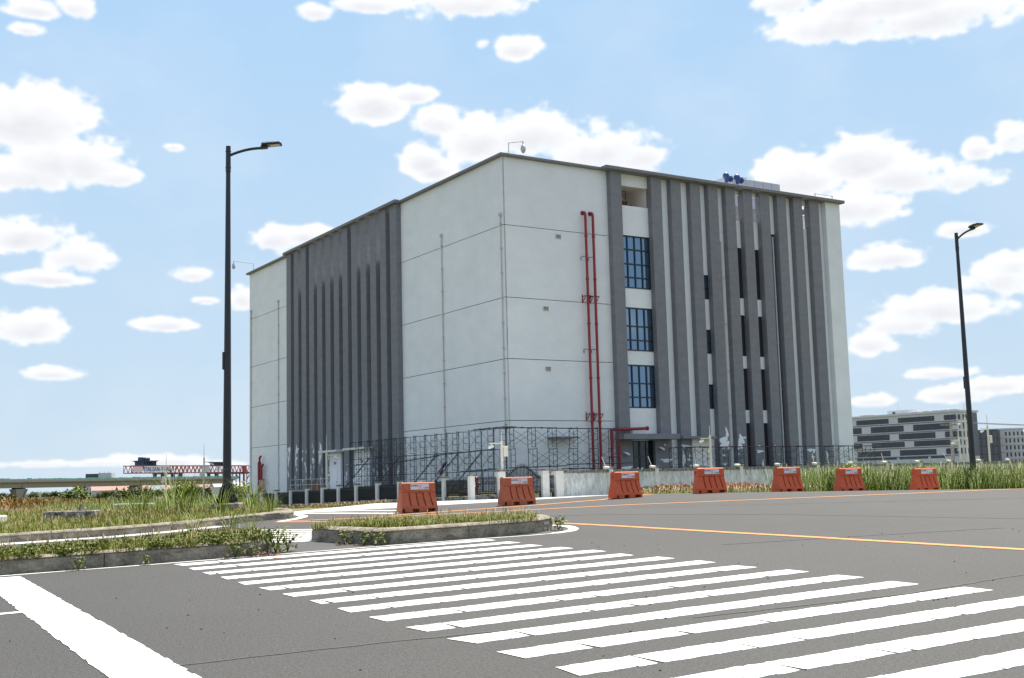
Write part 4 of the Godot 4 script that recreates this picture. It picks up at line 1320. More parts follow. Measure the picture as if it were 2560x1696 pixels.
# ---------------------------------------------------------------- barriers
func barrier_mesh() -> ArrayMesh:
	var b := MB.new()
	var nu := 110
	var vs := [0.0, 0.05, 0.10, 0.112, 0.16, 0.19, 0.205, 0.23, 0.28, 0.33, 0.38, 0.43, 0.48, 0.53, 0.58, 0.62, 0.645, 0.66, 0.675, 0.70, 0.76, 0.82, 0.9, 0.96, 0.985, 1.0]
	var H := 0.80
	for face in [1.0, -1.0]:
		var g := []
		for v in vs:
			var row := []
			var L := lerpf(0.525, 0.495, smoothstep(0.15, 0.75, v)) - (0.012 if v >= 0.985 else 0.0)
			for k in nu + 1:
				var u := float(k) / nu
				var z := pl(-v, [0.0, -0.12, -0.19, -0.30, -0.45, -0.62, -0.665, -0.68, -1.0], [0.20, 0.20, 0.194, 0.165, 0.136, 0.112, 0.107, 0.12, 0.105])
				if v >= 0.985:
					z -= 0.012 + (0.02 if v >= 0.999 else 0.0)
				for c in [0.225, 0.43, 0.63, 0.83]:
					var gx: float = c + 0.045 * pow(clampf((0.66 - v) / 0.46, 0.0, 1.0), 1.6)
					if v > 0.20 and v < 0.67:
						z -= 0.055 * (1.0 - smoothstep(0.010, 0.018, absf(u - gx))) * smoothstep(0.665, 0.62, v)
				if v <= 0.101 and ((u > 0.30 and u < 0.48) or (u > 0.72 and u < 0.92) or (u > 0.025 and u < 0.09)):
					z -= 0.17
				row.append(Vector3((u * 2.0 - 1.0) * L, v * H, z * face))
			g.append(row)
		for j in vs.size() - 1:
			for k in nu:
				var o := Vector3(0, 0.1, face)
				var p: Vector3 = g[j][k]
				var q: Vector3 = g[j][k + 1]
				var r: Vector3 = g[j + 1][k + 1]
				var s: Vector3 = g[j + 1][k]
				b.quad(p, q, r, s, o)
		for j in vs.size() - 1:      # ends and top
			for k in [0, nu]:
				var p: Vector3 = g[j][k]
				var q: Vector3 = g[j + 1][k]
				b.quad(p, q, Vector3(q.x, q.y, 0), Vector3(p.x, p.y, 0), Vector3(-1 if k == 0 else 1, 0, 0))
		var t: Array = g[vs.size() - 1]
		for k in nu:
			var p: Vector3 = t[k]
			var q: Vector3 = t[k + 1]
			b.quad(p, q, Vector3(q.x, q.y, 0), Vector3(p.x, p.y, 0), Vector3.UP)
	return b.mesh()

func lettering(text: String, size: float, at: Vector3, mat: Material, parent: Node, deep := 0.004) -> MeshInstance3D:
	var t := TextMesh.new()
	t.text = text
	var f := SystemFont.new()
	f.font_names = PackedStringArray(["Droid Sans"])
	f.font_weight = 700
	t.font = f
	t.font_size = 64
	t.pixel_size = size / 46.0
	t.depth = deep
	var o := put("lettering", t, mat, parent)
	o.position = at
	return o

func barriers() -> void:
	var mesh := barrier_mesh()
	var spots := [[-2.71, -32.25, 27.0], [0.02, -34.4, 29.0], [3.37, -36.3, 36.0], [6.25, -38.0, 22.0], [8.95, -38.8, 30.0], [11.6, -41.0, 27.0], [14.85, -42.8, 24.0]]
	var say := ["dusty orange plastic road barrier nearest the traffic island, first from the left", "dusty orange plastic road barrier in front of the arched iron gate", "bright orange plastic road barrier standing angled before the white wall's left end", "bright orange plastic road barrier in front of the small camera pole", "bright orange plastic road barrier on the road edge, fifth from the left", "bright orange plastic road barrier in front of the leafy weeds, sixth from the left", "bright orange plastic road barrier nearest the right lamp post"]
	for k in spots.size():
		var s: Array = spots[k]
		var o := base("road_barrier", Vector3(s[0], road_y(s[0], s[1]) + 0.005, s[1]), deg_to_rad(s[2]))
		put("body", mesh, M.faded_plastic if k < 2 else M.orange_plastic, o)
		var sg := boxp("sign", Vector3(-0.235, 0.605, 0.09), Vector3(0.30, 0.755, 0.125), M.sign_white, o)
		lettering("GLOBAL", 0.042, Vector3(-0.125, 0.712, 0.1262), M.sign_ink, sg)
		lettering("CORP", 0.04, Vector3(0.215, 0.645, 0.1262), M.sign_green, sg)
		boxp("stripe", Vector3(-0.02, 0.62, 0.125), Vector3(0.1, 0.74, 0.1265), M.sign_pink, sg)
		var b := MB.new()
		b.bevel_box(Transform3D(Basis(), Vector3(-0.47, 0.62, 0.0)), Vector3(0.05, 0.16, 0.1), 0.015)
		piece("coupling_lug", b, M.orange_plastic, o)
		boxp("drain_plug", Vector3(0.0, 0.525, 0.1), Vector3(0.05, 0.545, 0.135), M.sign_ink, o)
		tag(o, say[k], "road barrier", "orange barriers across the road")

# ---------------------------------------------------------------- lamp posts and poles
func lamp_post(at: Vector3, turn: float, label: String, deep: float) -> void:
	var o := base("lamp_post", at, turn)
	tag(o, label, "street lamp", "black street lamps")
	var b := MB.new()
	b.bevel_box(Transform3D(Basis(), Vector3(0, -deep * 0.5, 0)), Vector3(0.78, deep, 0.78), 0.03)
	piece("pedestal", b, M.kerb_concrete, o)
	b = MB.new()
	b.tube(Vector3(0, 0.0, 0), Vector3(0, 9.55, 0), 0.125, 0.065, 20)
	b.tube(Vector3(0, 9.5, 0), Vector3(0, 10.27, 0), 0.075, 0.07, 20)
	for y in [9.62, 10.1]:
		b.tube(Vector3(0, y, 0), Vector3(0, y + 0.03, 0), 0.082, 0.082, 16)
	piece("pole", b, M.pole_paint, o)
	b = MB.new()
	b.box(Vector3(-0.28, 0.0, -0.28), Vector3(0.28, 0.03, 0.28))
	for k in 8:
		var d := Vector3(cos(k * PI / 4), 0, sin(k * PI / 4))
		var e := Vector3(-d.z, 0, d.x) * 0.01
		b.quad(d * 0.1 + e + Vector3(0, 0.03, 0), d * 0.3 + e + Vector3(0, 0.03, 0), d * 0.125 + e + Vector3(0, 0.55, 0), d * 0.1 + e + Vector3(0, 0.6, 0), e)
		b.quad(d * 0.1 - e + Vector3(0, 0.03, 0), d * 0.3 - e + Vector3(0, 0.03, 0), d * 0.125 - e + Vector3(0, 0.55, 0), d * 0.1 - e + Vector3(0, 0.6, 0), -e)
		b.quad(d * 0.3 + e + Vector3(0, 0.03, 0), d * 0.3 - e + Vector3(0, 0.03, 0), d * 0.125 - e + Vector3(0, 0.55, 0), d * 0.125 + e + Vector3(0, 0.55, 0), d)
	for s in [Vector3(0.24, 0.05, 0.24), Vector3(-0.24, 0.05, 0.24), Vector3(0.24, 0.05, -0.24), Vector3(-0.24, 0.05, -0.24)]:
		b.tube(s - Vector3(0, 0.03, 0), s + Vector3(0, 0.07, 0), 0.02, 0.02, 6)
	piece("base_plate", b, M.pole_paint, o)
	b = MB.new()
	b.bevel_box(Transform3D(Basis(), Vector3(-0.1, 4.0, 0.02)), Vector3(0.07, 0.5, 0.12), 0.01)
	piece("service_box", b, M.pole_paint, o)
	b = MB.new()
	var pts := []
	for k in 9:
		var t := k / 8.0
		pts.append(Vector3(0.05 + 0.93 * t, 10.0 + 0.21 * (1.0 - pow(1.0 - t, 2.0)), 0))
	b.path(pts, 0.04, 10)
	piece("arm", b, M.pole_paint, o)
	var h := base("lamp_head", Vector3(1.2, 10.28, 0), 0.0, o)
	h.rotation = Vector3(0, 0, 0.08)
	b = MB.new()
	b.bevel_box(Transform3D(Basis(), Vector3(0.05, 0.03, 0)), Vector3(0.58, 0.07, 0.36), 0.03)
	b.bevel_box(Transform3D(Basis(), Vector3(-0.17, -0.03, 0)), Vector3(0.2, 0.1, 0.16), 0.02)
	for k in 7:
		b.box(Vector3(-0.2 + k * 0.05, 0.06, -0.15), Vector3(-0.19 + k * 0.05, 0.09, 0.15))
	piece("housing", b, M.pole_paint, h)
	boxp("lens", Vector3(0.0, -0.012, -0.12), Vector3(0.28, -0.0065, 0.12), M.lamp_glass, h)

func camera_pole(at: Vector3, high: float, turn: float, box: bool, label: String) -> void:
	var o := base("camera_pole", at, turn)
	tag(o, label, "camera pole", "white camera poles along the fences")
	var b := MB.new()
	b.tube(Vector3.ZERO, Vector3(0, high * 0.78, 0), 0.10, 0.09, 10)
	b.tube(Vector3(0, high * 0.75, 0), Vector3(0, high, 0), 0.035, 0.02, 8)
	piece("mast", b, M.cream_paint, o)
	b = MB.new()
	b.box(Vector3(-0.95, high * 0.7, -0.04), Vector3(0.0, high * 0.7 + 0.08, 0.04))
	piece("arm", b, M.cream_paint, o)
	b = MB.new()
	b.tube(Vector3(-0.8, high * 0.7, 0), Vector3(-0.8, high * 0.7 - 0.1, 0), 0.03, 0.03, 6)
	b.bevel_box(Transform3D(Basis(Vector3.BACK, 0.35), Vector3(-0.85, high * 0.7 - 0.2, 0)), Vector3(0.42, 0.16, 0.16), 0.03)
	piece("camera", b, M.white_paint, o)
	b = MB.new()
	if box:
		b.bevel_box(Transform3D(Basis(), Vector3(0.27, high * 0.5, 0)), Vector3(0.34, 0.7, 0.25), 0.02)
	else:
		b.bevel_box(Transform3D(Basis(), Vector3(-0.16, high * 0.42, 0.05)), Vector3(0.2, 0.22, 0.2), 0.02)
	piece("junction_box", b, M.cream_paint, o)

func street_things() -> void:
	lamp_post(Vector3(-8.1, 1.19, -33.0), 0.06, "tall black street lamp rising from the grass on the left", 0.8)
	lamp_post(Vector3(18.68, 1.14, -48.0), -1.28, "black street lamp on a concrete pedestal in the tall grass on the right", 0.9)
	camera_pole(B(-7.85, 2.35, 11.53), 2.5, TURN, true, "white camera pole with a box, standing on the gate's left post")
	camera_pole(B(10.75, 2.0, 11.7), 3.4, TURN, false, "white camera pole behind the white wall before the pilasters")
	camera_pole(B(41.2, 2.1, 11.0), 2.9, TURN, false, "short white camera pole just left of the right lamp post")
	camera_pole(B(43.6, 2.0, 10.0), 5.6, TURN, false, "taller white camera pole just right of the right lamp post")
	camera_pole(B(46.0, 2.0, 10.6), 4.6, TURN, true, "white camera pole with a box, farthest right above the wall")
	camera_pole(B(-8.6, 0.0, -16.5), 6.0, TURN + 2.9, false, "slim grey camera pole behind the iron fence before the left doors")
	camera_pole(B(-10.2, -0.2, -60.4), 6.0, TURN + 2.8, true, "white camera pole in the grass left of the lamp post, leftmost of two")
	camera_pole(B(-10.2, -0.2, -46.0), 6.6, TURN + 2.8, true, "white camera pole in the grass close left of the tall lamp post")
	# odds and ends inside the fence
	var o := site("flag", -9.6, 2.05, 6.4)
	var b := MB.new()
	b.tube(Vector3(0, -1.4, 0), Vector3(0.35, 1.15, 0), 0.025, 0.02, 6)
	piece("staff", b, M.steel, o)
	for s in [[0.0, 0.5, M.navy], [0.5, 1.0, M.roof_pink]]:
		b = MB.new()
		var g := []
		for k in 9:
			var t := k / 8.0
			var row := []
			for j in 5:
				var w: float = lerpf(s[0], s[1], j / 4.0)
				row.append(Vector3(0.32 - 0.75 * t * (0.5 + 0.5 * w) - 0.2 * w, 1.1 - 0.95 * t - 0.1 * w, 0.09 * sin(t * 7.0 + w * 5.0)))
			g.append(row)
		b.sheet(g)
		piece("cloth", b, s[2], o)
	tag(o, "small drooping dark blue and red flag above a white fence post", "flag")
	o = site("hydrant", -9.0, 0.6, 10.0)
	b = MB.new()
	b.tube(Vector3(0, 0, 0), Vector3(0, 1.15, 0), 0.14, 0.12, 10)
	b.ball(Vector3(0, 1.2, 0), Vector3(0.18, 0.16, 0.18), 10, 6)
	b.tube(Vector3(-0.3, 0.85, 0), Vector3(0.28, 0.85, 0), 0.1, 0.1, 8)
	b.tube(Vector3(0, 0.05, 0), Vector3(0, 0.16, 0), 0.26, 0.26, 10)
	b.tube(Vector3(-1.1, 0.22, 0.1), Vector3(0, 0.22, 0), 0.12, 0.12, 8)
	piece("body", b, M.red_paint, o)
	b = MB.new()
	b.tube(Vector3(-1.15, 0.55, 0.1), Vector3(0.1, 0.68, 0.1), 0.05, 0.05, 8)
	piece("valve_rod", b, M.black_iron, o)
	boxp("plate", Vector3(-0.36, 0.65, 0.15), Vector3(-0.12, 1.0, 0.18), M.white_paint, o)
	tag(o, "red fire hydrant with branch pipes seen through the bars beside the gate", "hydrant")
	o = site("gas_cylinder", -9.85, 0.62, 9.4)
	b = MB.new()
	b.tube(Vector3(0, 0.45, 0), Vector3(0, 1.05, 0), 0.16, 0.16, 12)
	b.ball(Vector3(0, 1.05, 0), Vector3(0.16, 0.14, 0.16), 12, 6)
	piece("upper_shell", b, M.navy, o)
	b = MB.new()
	b.tube(Vector3(0, 0.0, 0), Vector3(0, 0.44, 0), 0.165, 0.165, 12)
	piece("lower_shell", b, M.yellow_paint, o)
	tag(o, "small blue and yellow cylinder beside the red hydrant", "cylinder")
	o = site("tarpaulin", -8.6, 0.75, -4.0)
	b = MB.new()
	var gg := []
	for j in 9:
		var row := []
		for k in 13:
			var p := Vector2(k / 12.0 - 0.5, j / 8.0 - 0.5)
			row.append(Vector3(p.x * 1.6, maxf(0.0, 0.75 * (1.0 - 4.2 * p.length_squared()) + 0.08 * sin(p.x * 21.0) * cos(p.y * 17.0)), p.y * 2.6))
		gg.append(row)
	b.sheet(gg)
	piece("cover", b, M.blue_paint, o)
	tag(o, "blue tarpaulin over a low heap on the lawn behind the iron fence", "tarpaulin")
	o = site("loading_bay", -2.2, 0.84, -26.0)
	boxp("slab", Vector3(-2.6, -0.4, -9.0), Vector3(0.9, 0.35, 1.0), M.pale_concrete, o)
	b = MB.new()
	for k in 8:
		b.tube(Vector3(-2.5, 0.3, -8.9 + k * 1.4), Vector3(-2.5, 1.45, -8.9 + k * 1.4), 0.03, 0.03, 6)
	for y in [0.9, 1.42]:
		b.tube(Vector3(-2.5, y, -8.9), Vector3(-2.5, y, 0.95), 0.035, 0.035, 6)
	piece("railing", b, M.pale_concrete, o)
	boxp("board", Vector3(-1.6, 0.35, -6.2), Vector3(-1.5, 1.2, -3.6), M.brown_board, o)
	tag(o, "low concrete landing with a grey railing below the two left doors", "landing")
	o = site("leaning_plank", -6.6, 0.5, -37.5)
	b = MB.new()
	b.xbox(Transform3D(Basis(Vector3.RIGHT, -0.75), Vector3(0, 0.9, 0)), Vector3(0.5, 2.6, 0.05))
	piece("board", b, M.roof_pink, o)
	tag(o, "pinkish plank leaning at a slant near the foot of the first fins", "plank")

# ---------------------------------------------------------------- plants
func tuft(sd: int, blades: int, h: float, spread: float, wide: float, lean: float, heads: float, lo: Color, hi: Color, head: Color) -> ArrayMesh:
	var r := RandomNumberGenerator.new()
	r.seed = sd
	var b := MB.new()
	for k in blades:
		var a := r.randf() * TAU
		var o := Vector3(cos(a), 0, sin(a)) * spread * sqrt(r.randf())
		var d := Vector3(cos(a + r.randf_range(-0.9, 0.9)), 0, sin(a + r.randf_range(-0.9, 0.9)))
		var hh := h * r.randf_range(0.55, 1.0)
		var bend := lean * hh * r.randf_range(0.3, 1.2)
		var s := Vector3(-d.z, 0, d.x) * wide * 0.5
		var n := (Vector3.UP * 0.8 + d * -0.5).normalized()
		b.tint = lo.lerp(hi, r.randf())
		var p := o
		var w := 1.0
		for j in 3:
			var t := (j + 1) / 3.0
			var q := o + Vector3(0, hh * (t - 0.25 * t * t * lean), 0) + d * bend * t * t
			var w2 := 1.0 - 0.85 * t * t
			b.quad_n(p - s * w, p + s * w, q + s * w2, q - s * w2, n, n, n, n)
			p = q
			w = w2
		if r.randf() < heads:
			b.tint = head.lerp(head * 0.6, r.randf())
			var e := Vector3(0, 0.05 + h * 0.10, 0) + d * 0.02
			b.quad_n(p - s * 0.9, p + s * 0.9, p + e + s * 1.3, p + e - s * 1.3, n, n, n, n)
			var s2 := d * wide * 0.6
			b.quad_n(p - s2, p + s2, p + e + s2, p + e - s2, n, n, n, n)
	return b.mesh()

func weed_mesh(sd: int, leaves: int, h: float, spread: float, size: float, lo: Color, hi: Color) -> ArrayMesh:
	var r := RandomNumberGenerator.new()
	r.seed = sd
	var b := MB.new()
	for k in leaves:
		var a := r.randf() * TAU
		var o := Vector3(cos(a) * spread * sqrt(r.randf()), h * pow(r.randf(), 0.8), sin(a) * spread * sqrt(r.randf()))
		leaf(b, r, o, size * r.randf_range(0.6, 1.2), lo.lerp(hi, r.randf()))
	for k in 7:
		var a := r.randf() * TAU
		b.tint = lo
		b.tube(Vector3.ZERO, Vector3(cos(a) * spread * 0.7, h * 0.9, sin(a) * spread * 0.7), 0.006, 0.003, 4, false)
	return b.mesh()

func leaf(b: MB, r: RandomNumberGenerator, o: Vector3, s: float, c: Color) -> void:
	var d := Vector3(r.randf_range(-1, 1), r.randf_range(-0.5, 0.6), r.randf_range(-1, 1)).normalized()
	var e := d.cross(Vector3(r.randf_range(-0.4, 0.4), 1, r.randf_range(-0.4, 0.4))).normalized() * s * 0.32
	var n := (d.cross(e).normalized())
	if n.y < 0.0:
		n = -n
	n = (n + Vector3.UP * 0.6).normalized()
	b.tint = c
	b.tri_n(o, o + d * s * 0.5 + e, o + d * s, n, n, n)
	b.tri_n(o, o + d * s, o + d * s * 0.5 - e, n, n, n)

func crown_mesh(sd: int, blobs: int, leaves: int, size: Vector3, ls: float, lo: Color, hi: Color) -> ArrayMesh:
	var r := RandomNumberGenerator.new()
	r.seed = sd
	var b := MB.new()
	for k in blobs:
		var c := Vector3(r.randf_range(-1, 1), r.randf_range(-0.7, 1), r.randf_range(-1, 1))
		if c.length() > 1.0:
			c = c.normalized() * r.randf_range(0.6, 1.0)
		c = c * size * 0.7
		var rad := r.randf_range(0.22, 0.42) * size.x
		var shade := r.randf_range(0.75, 1.2)
		for j in int(leaves / float(blobs)):
			var v := Vector3(r.randfn(), r.randfn() * 0.8, r.randfn()).normalized() * rad * pow(r.randf(), 0.35)
			leaf(b, r, c + v, ls * r.randf_range(0.7, 1.3), lo.lerp(hi, r.randf()) * shade)
	return b.mesh()

func scatter(poly: Array, per_m2: float, s0: float, s1: float, h: Callable, lift: float, lo: Color, hi: Color, keep = null) -> Array:
	var flat := PackedVector2Array(poly)
	var box := Rect2(flat[0], Vector2.ZERO)
	for p in flat:
		box = box.expand(p)
	var where := []
	var tints := []
	var n := int(box.get_area() * per_m2)
	for k in n:
		var p := box.position + Vector2(rng.randf(), rng.randf()) * box.size
		if not Geometry2D.is_point_in_polygon(p, flat):
			continue
		if keep != null and not keep.call(p):
			continue
		var s := rng.randf_range(s0, s1)
		var t := Transform3D(Basis(Vector3.UP, rng.randf() * TAU).scaled(Vector3(s, s * rng.randf_range(0.8, 1.2), s)), Vector3(p.x, h.call(p.x, p.y) + lift, p.y))
		where.append(t)
		tints.append(lo.lerp(hi, rng.randf()))
	return [where, tints]

func grass_patch(called: String, mesh: Mesh, s: Array, label: String) -> void:
	var o := many(called, mesh, M.grass, s[0], s[1])
	tag(o, label, "grass")

func in_patch(p: Vector2, sd: float, cut: float) -> bool:
	return sin(p.x * 0.9 + sd) * cos(p.y * 0.7 - sd * 1.7) + 0.5 * sin(p.x * 2.3 + p.y * 1.9 + sd) > cut

func plants() -> void:
	var lo := Color(0.055, 0.085, 0.012)
	var hi := Color(0.24, 0.26, 0.04)
	var dry := Color(0.30, 0.25, 0.10)
	var pale := Color(0.46, 0.36, 0.24)
	var short := tuft(1, 12, 0.13, 0.10, 0.011, 0.7, 0.10, lo, hi, pale)
	var seedy := tuft(2, 13, 0.30, 0.14, 0.010, 0.5, 0.25, lo, Color(0.27, 0.27, 0.05), pale)
	var fieldy := tuft(3, 16, 0.32, 0.30, 0.022, 0.5, 0.3, lo, Color(0.27, 0.27, 0.05), pale)
	var broad := weed_mesh(4, 34, 0.10, 0.11, 0.05, lo, hi)
	var brown := tuft(5, 16, 0.55, 0.3, 0.022, 0.5, 0.5, Color(0.16, 0.10, 0.025), Color(0.30, 0.19, 0.05), Color(0.34, 0.21, 0.08))
	var tall := tuft(6, 16, 1.2, 0.24, 0.016, 0.75, 0.10, Color(0.07, 0.13, 0.012), Color(0.25, 0.31, 0.04), Color(0.5, 0.48, 0.36))
	var pink := tuft(7, 14, 0.5, 0.22, 0.016, 0.5, 0.7, lo, hi, Color(0.42, 0.16, 0.11))
	var white_t := Color(1, 1, 1)
	var dull := Color(0.72, 0.74, 0.62)
	# the raised median
	grass_patch("median_grass", short, scatter(median_poly, 95, 0.7, 1.25, road_y, 0.215, dull, white_t), "short green grass growing on the raised median behind its long kerb")
	var s := scatter(median_poly, 40, 0.7, 1.3, road_y, 0.215, dull, white_t)
	tag(many("median_weeds", broad, M.leaf, s[0], s[1]), "low broad leaved weeds between the grass of the raised median", "weeds")
	s = scatter(median_poly, 16, 0.5, 0.9, road_y, 0.215, dull, white_t, func(p): return p.y < -18.6 + (p.x + 6.5) * -0.5 or rng.randf() < 0.3)
	grass_patch("median_seed_grass", seedy, s, "taller seeding grass along the far edge of the raised median")
	# the island
	grass_patch("island_grass", short, scatter(island_poly, 150, 0.7, 1.3, road_y, 0.23, dull, white_t, func(p): return p.y < -22.05 + absf(p.x + 1.6) * -0.1 and p.x < 0.35), "bright short grass on top of the traffic island")
	s = scatter(island_poly, 45, 0.35, 0.75, road_y, 0.23, dull, white_t, func(p): return p.y < -22.3 and p.x < 0.4)
	grass_patch("island_seed_grass", seedy, s, "thin seeding stalks standing above the traffic island's grass")
	# field
	var fp := []
	for x in [-6.6, -7.2, -8.0, -9.0, -10.5, -13.0, -40.0]:
		fp.append(Vector2(x, -pl(x, FRONT_X, FRONT_F) - 0.25))
	fp += [Vector2(-45, -60), Vector2(-34, -74), Vector2(-16.0, -49.5), Vector2(-9.0, -37.5), Vector2(-6.8, -33.0)]
	grass_patch("field_grass", seedy, scatter(fp, 15, 0.45, 0.9, field_y, 0.0, dull, white_t, func(p): return p.x > p.y * 0.5 - 4.0 and rng.randf() < clampf(38.0 / -p.y - 0.35, 0.15, 1.0)), "yellow green seeding grass over the near part of the field")
	s = scatter(fp, 26, 0.8, 1.6, field_y, 0.0, dull, white_t, func(p): return p.x > p.y * 0.5 - 4.0 and p.y > -36.0)
	grass_patch("field_turf", short, s, "short bright grass along the field's kerb")
	var far_poly := [Vector2(-16, -49), Vector2(-34, -74), Vector2(-66, -135), Vector2(-92, -190), Vector2(-30, -62), Vector2(-22, -48)]
	far_poly = [Vector2(-16, -49.5), Vector2(-32, -75), Vector2(-68, -138), Vector2(-80, -160), Vector2(-95, -200), Vector2(-100, -200), Vector2(-24, -48)]
	grass_patch("far_field_grass", fieldy, scatter(far_poly, 5.0, 0.6, 1.2, field_y, 0.0, dull, white_t), "tall mixed grass over the far part of the field")
	for z in [[[Vector2(-27, -56), Vector2(-22, -52), Vector2(-21, -62), Vector2(-26.5, -68)], "brown_grass", "rust brown dry grass behind the low concrete block in the field"], [[Vector2(-29, -58), Vector2(-24.6, -54), Vector2(-26, -60), Vector2(-31, -66)], "brown_grass", "rust brown dry grass at the left edge of the view in the field"]]:
		grass_patch(z[1], brown, scatter(z[0], 9, 0.8, 1.3, field_y, 0.0, dull, white_t), z[2])
	# rank green growth round the lamp foot and along the fence
	grass_patch("rank_grass", tall, scatter([Vector2(-11, -33), Vector2(-7.0, -33.6), Vector2(-9.4, -38), Vector2(-15, -48), Vector2(-20, -54), Vector2(-22, -52), Vector2(-14, -38)], 7, 0.25, 0.6, field_y, 0.0, dull, white_t), "rank tall green grass behind the left street lamp")
	s = scatter([Vector2(-13, -60), Vector2(-9, -50), Vector2(-14, -52), Vector2(-22, -66), Vector2(-34, -84), Vector2(-46, -108), Vector2(-37, -124), Vector2(-22, -104), Vector2(-17, -92)], 7, 0.7, 1.3, road_y, -0.1, dull, white_t, func(p): return bx(p.x, p.y) < -10.6 and bz(p.x, p.y) < -14.0)
	grass_patch("fence_grass", tall, s, "tall green grass round the left end of the iron fence")
	s = scatter([Vector2(-26, -112), Vector2(-24, -104), Vector2(-12, -83), Vector2(-9, -80), Vector2(-8.5, -83), Vector2(-15, -93)], 16, 0.7, 1.2, road_y, -0.1, dull, white_t, func(p): return bx(p.x, p.y) < -10.5 and bx(p.x, p.y) > -14.0)
	grass_patch("fence_foot_grass", fieldy, s, "low yellow grass along the stained foot of the iron fence")
	# right verge
	s = scatter([Vector2(9.5, -44.5), Vector2(13.5, -44.2), Vector2(24, -43), Vector2(42, -44), Vector2(50, -62), Vector2(24, -62), Vector2(14, -60)], 15, 0.7, 1.3, road_y, -0.1, dull, white_t, func(p): return p.x > 12.2 or rng.randf() < 0.25)
	grass_patch("verge_grass", tall, s, "tall bright green grass on the verge behind the right hand barriers and lamp")
	s = scatter([Vector2(5.0, -46.0), Vector2(12, -44.5), Vector2(16, -62), Vector2(24, -88), Vector2(12, -82), Vector2(6, -66)], 7, 0.7, 1.2, road_y, -0.1, dull, white_t, func(p): return bz(p.x, p.y) > 12.0)
	grass_patch("roadside_grass", fieldy, s, "short yellow green grass along the far road edge before the white wall")
	s = scatter([Vector2(8.2, -68), Vector2(13, -68), Vector2(18, -86), Vector2(9.5, -80)], 6, 0.8, 1.3, road_y, -0.05, dull, white_t, func(p): return bz(p.x, p.y) > 12.0)
	grass_patch("pink_grass", pink, s, "reddish seeding grass at the foot of the white wall")
	var reeds := tuft(8, 46, 1.75, 0.22, 0.016, 1.0, 0.0, Color(0.07, 0.12, 0.012), Color(0.24, 0.28, 0.05), pale)
	var where := [[-8.75, -31.3, 1.0], [-7.75, -30.9, 0.75], [-9.3, -32.0, 1.1], [-7.2, -32.0, 0.8], [-6.75, -32.3, 0.6], [-10.3, -32.3, 0.9], [-5.35, -22.1, 0.42], [-5.9, -21.6, 0.5], [-4.9, -21.8, 0.36]]
	var say := ["long arching reeds in front of the left lamp's concrete pedestal", "short arching reeds right of the pedestal foot of the left lamp", "tallest arching reeds just left of the left street lamp", "arching reeds right of the left street lamp by the field kerb", "low reeds at the field kerb's rounded end", "arching reeds well left of the street lamp", "small reeds at the median's end nearest its rounded nose", "small reeds on the median left of its rounded end", "smallest reeds on the very tip of the median"]
	for k in where.size():
		var w: Array = where[k]
		var y := field_y(w[0], w[1]) if w[1] < -25.0 else road_y(w[0], w[1]) + 0.2
		var o := put("reed_clump", reeds, M.grass)
		o.position = Vector3(w[0], y, w[1])
		o.rotation.y = k * 1.3
		o.scale = Vector3.ONE * w[2]
		tag(o, say[k], "reeds", "reeds round the left lamp and the median's end")
	# weeds at the foot of the kerbs
	var km := weed_mesh(12, 60, 0.26, 0.13, 0.07, Color(0.05, 0.09, 0.012), Color(0.20, 0.22, 0.04))
	var kw := [[-6.75, -18.2, 0.8], [-5.85, -18.65, 0.6], [-4.62, -19.42, 1.1], [-4.38, -19.62, 0.8], [-4.08, -20.0, 1.7], [-3.95, -20.35, 1.3], [-3.12, -21.45, 1.0], [-2.72, -21.12, 1.0], [-2.42, -20.9, 0.9], [0.82, -23.2, 1.1], [0.88, -23.8, 0.9]]
	var ks := ["small weed at the foot of the long median kerb, farthest left", "small weed at the foot of the median kerb near its middle joint", "leafy weed at the kerb foot just before the median's end", "weed pressed against the median kerb's last stone", "largest weed, sprawling over the median's rounded end", "weed behind the median's rounded end beside the dark patch of asphalt", "weed at the traffic island's left corner", "weed at the island kerb's foot, second from its left corner", "weed under the island kerb's front corner", "weed at the traffic island's right end", "weed behind the traffic island's right end"]
	for k in kw.size():
		var o := put("kerb_weed", km, M.leaf)
		o.position = Vector3(kw[k][0], road_y(kw[k][0], kw[k][1]), kw[k][1])
		o.scale = Vector3.ONE * kw[k][2]
		o.rotation.y = k * 0.9
		tag(o, ks[k], "weed", "weeds at the kerb foot")
	var lv := MB.new()
	var r := RandomNumberGenerator.new()
	r.seed = 5
	for k in 70:
		var t := r.randf()
		var p := Vector2(-4.9, -19.35).lerp(Vector2(-4.0, -19.86), t) + ROAD_N * r.randf_range(0.03, 0.14)
		if k > 50:
			p = Vector2(-3.3, -21.6).lerp(Vector2(-2.6, -21.0), t) + Vector2(-0.05, 0.12)
		leaf(lv, r, Vector3(p.x, road_y(p.x, p.y) + r.randf_range(0.01, 0.035), p.y), 0.07, Color.WHITE)
	stuff(tag(piece("dead_leaves", lv, M.dead_leaf), "reddish brown dead leaves gathered along the kerb foot", "leaves"))
	lv = MB.new()
	leaf(lv, r, Vector3(-3.95, road_y(-3.95, -19.0) + 0.02, -19.0), 0.2, Color.WHITE)
	leaf(lv, r, Vector3(-3.9, road_y(-3.9, -19.0) + 0.02, -18.98), 0.16, Color.WHITE)
	tag(piece("fallen_leaf", lv, M.dead_leaf), "single curled brown leaf lying on the second crosswalk stripe", "leaf")
	# shrubs in the field
	var dark := Color(0.022, 0.042, 0.008)
	var mid := Color(0.07, 0.10, 0.015)
	var shrub := crown_mesh(21, 16, 1500, Vector3(1.0, 0.7, 1.0), 0.16, dark, mid)
	var light_shrub := crown_mesh(22, 14, 1300, Vector3(1.0, 0.8, 1.0), 0.17, Color(0.06, 0.10, 0.012), Color(0.20, 0.24, 0.03))
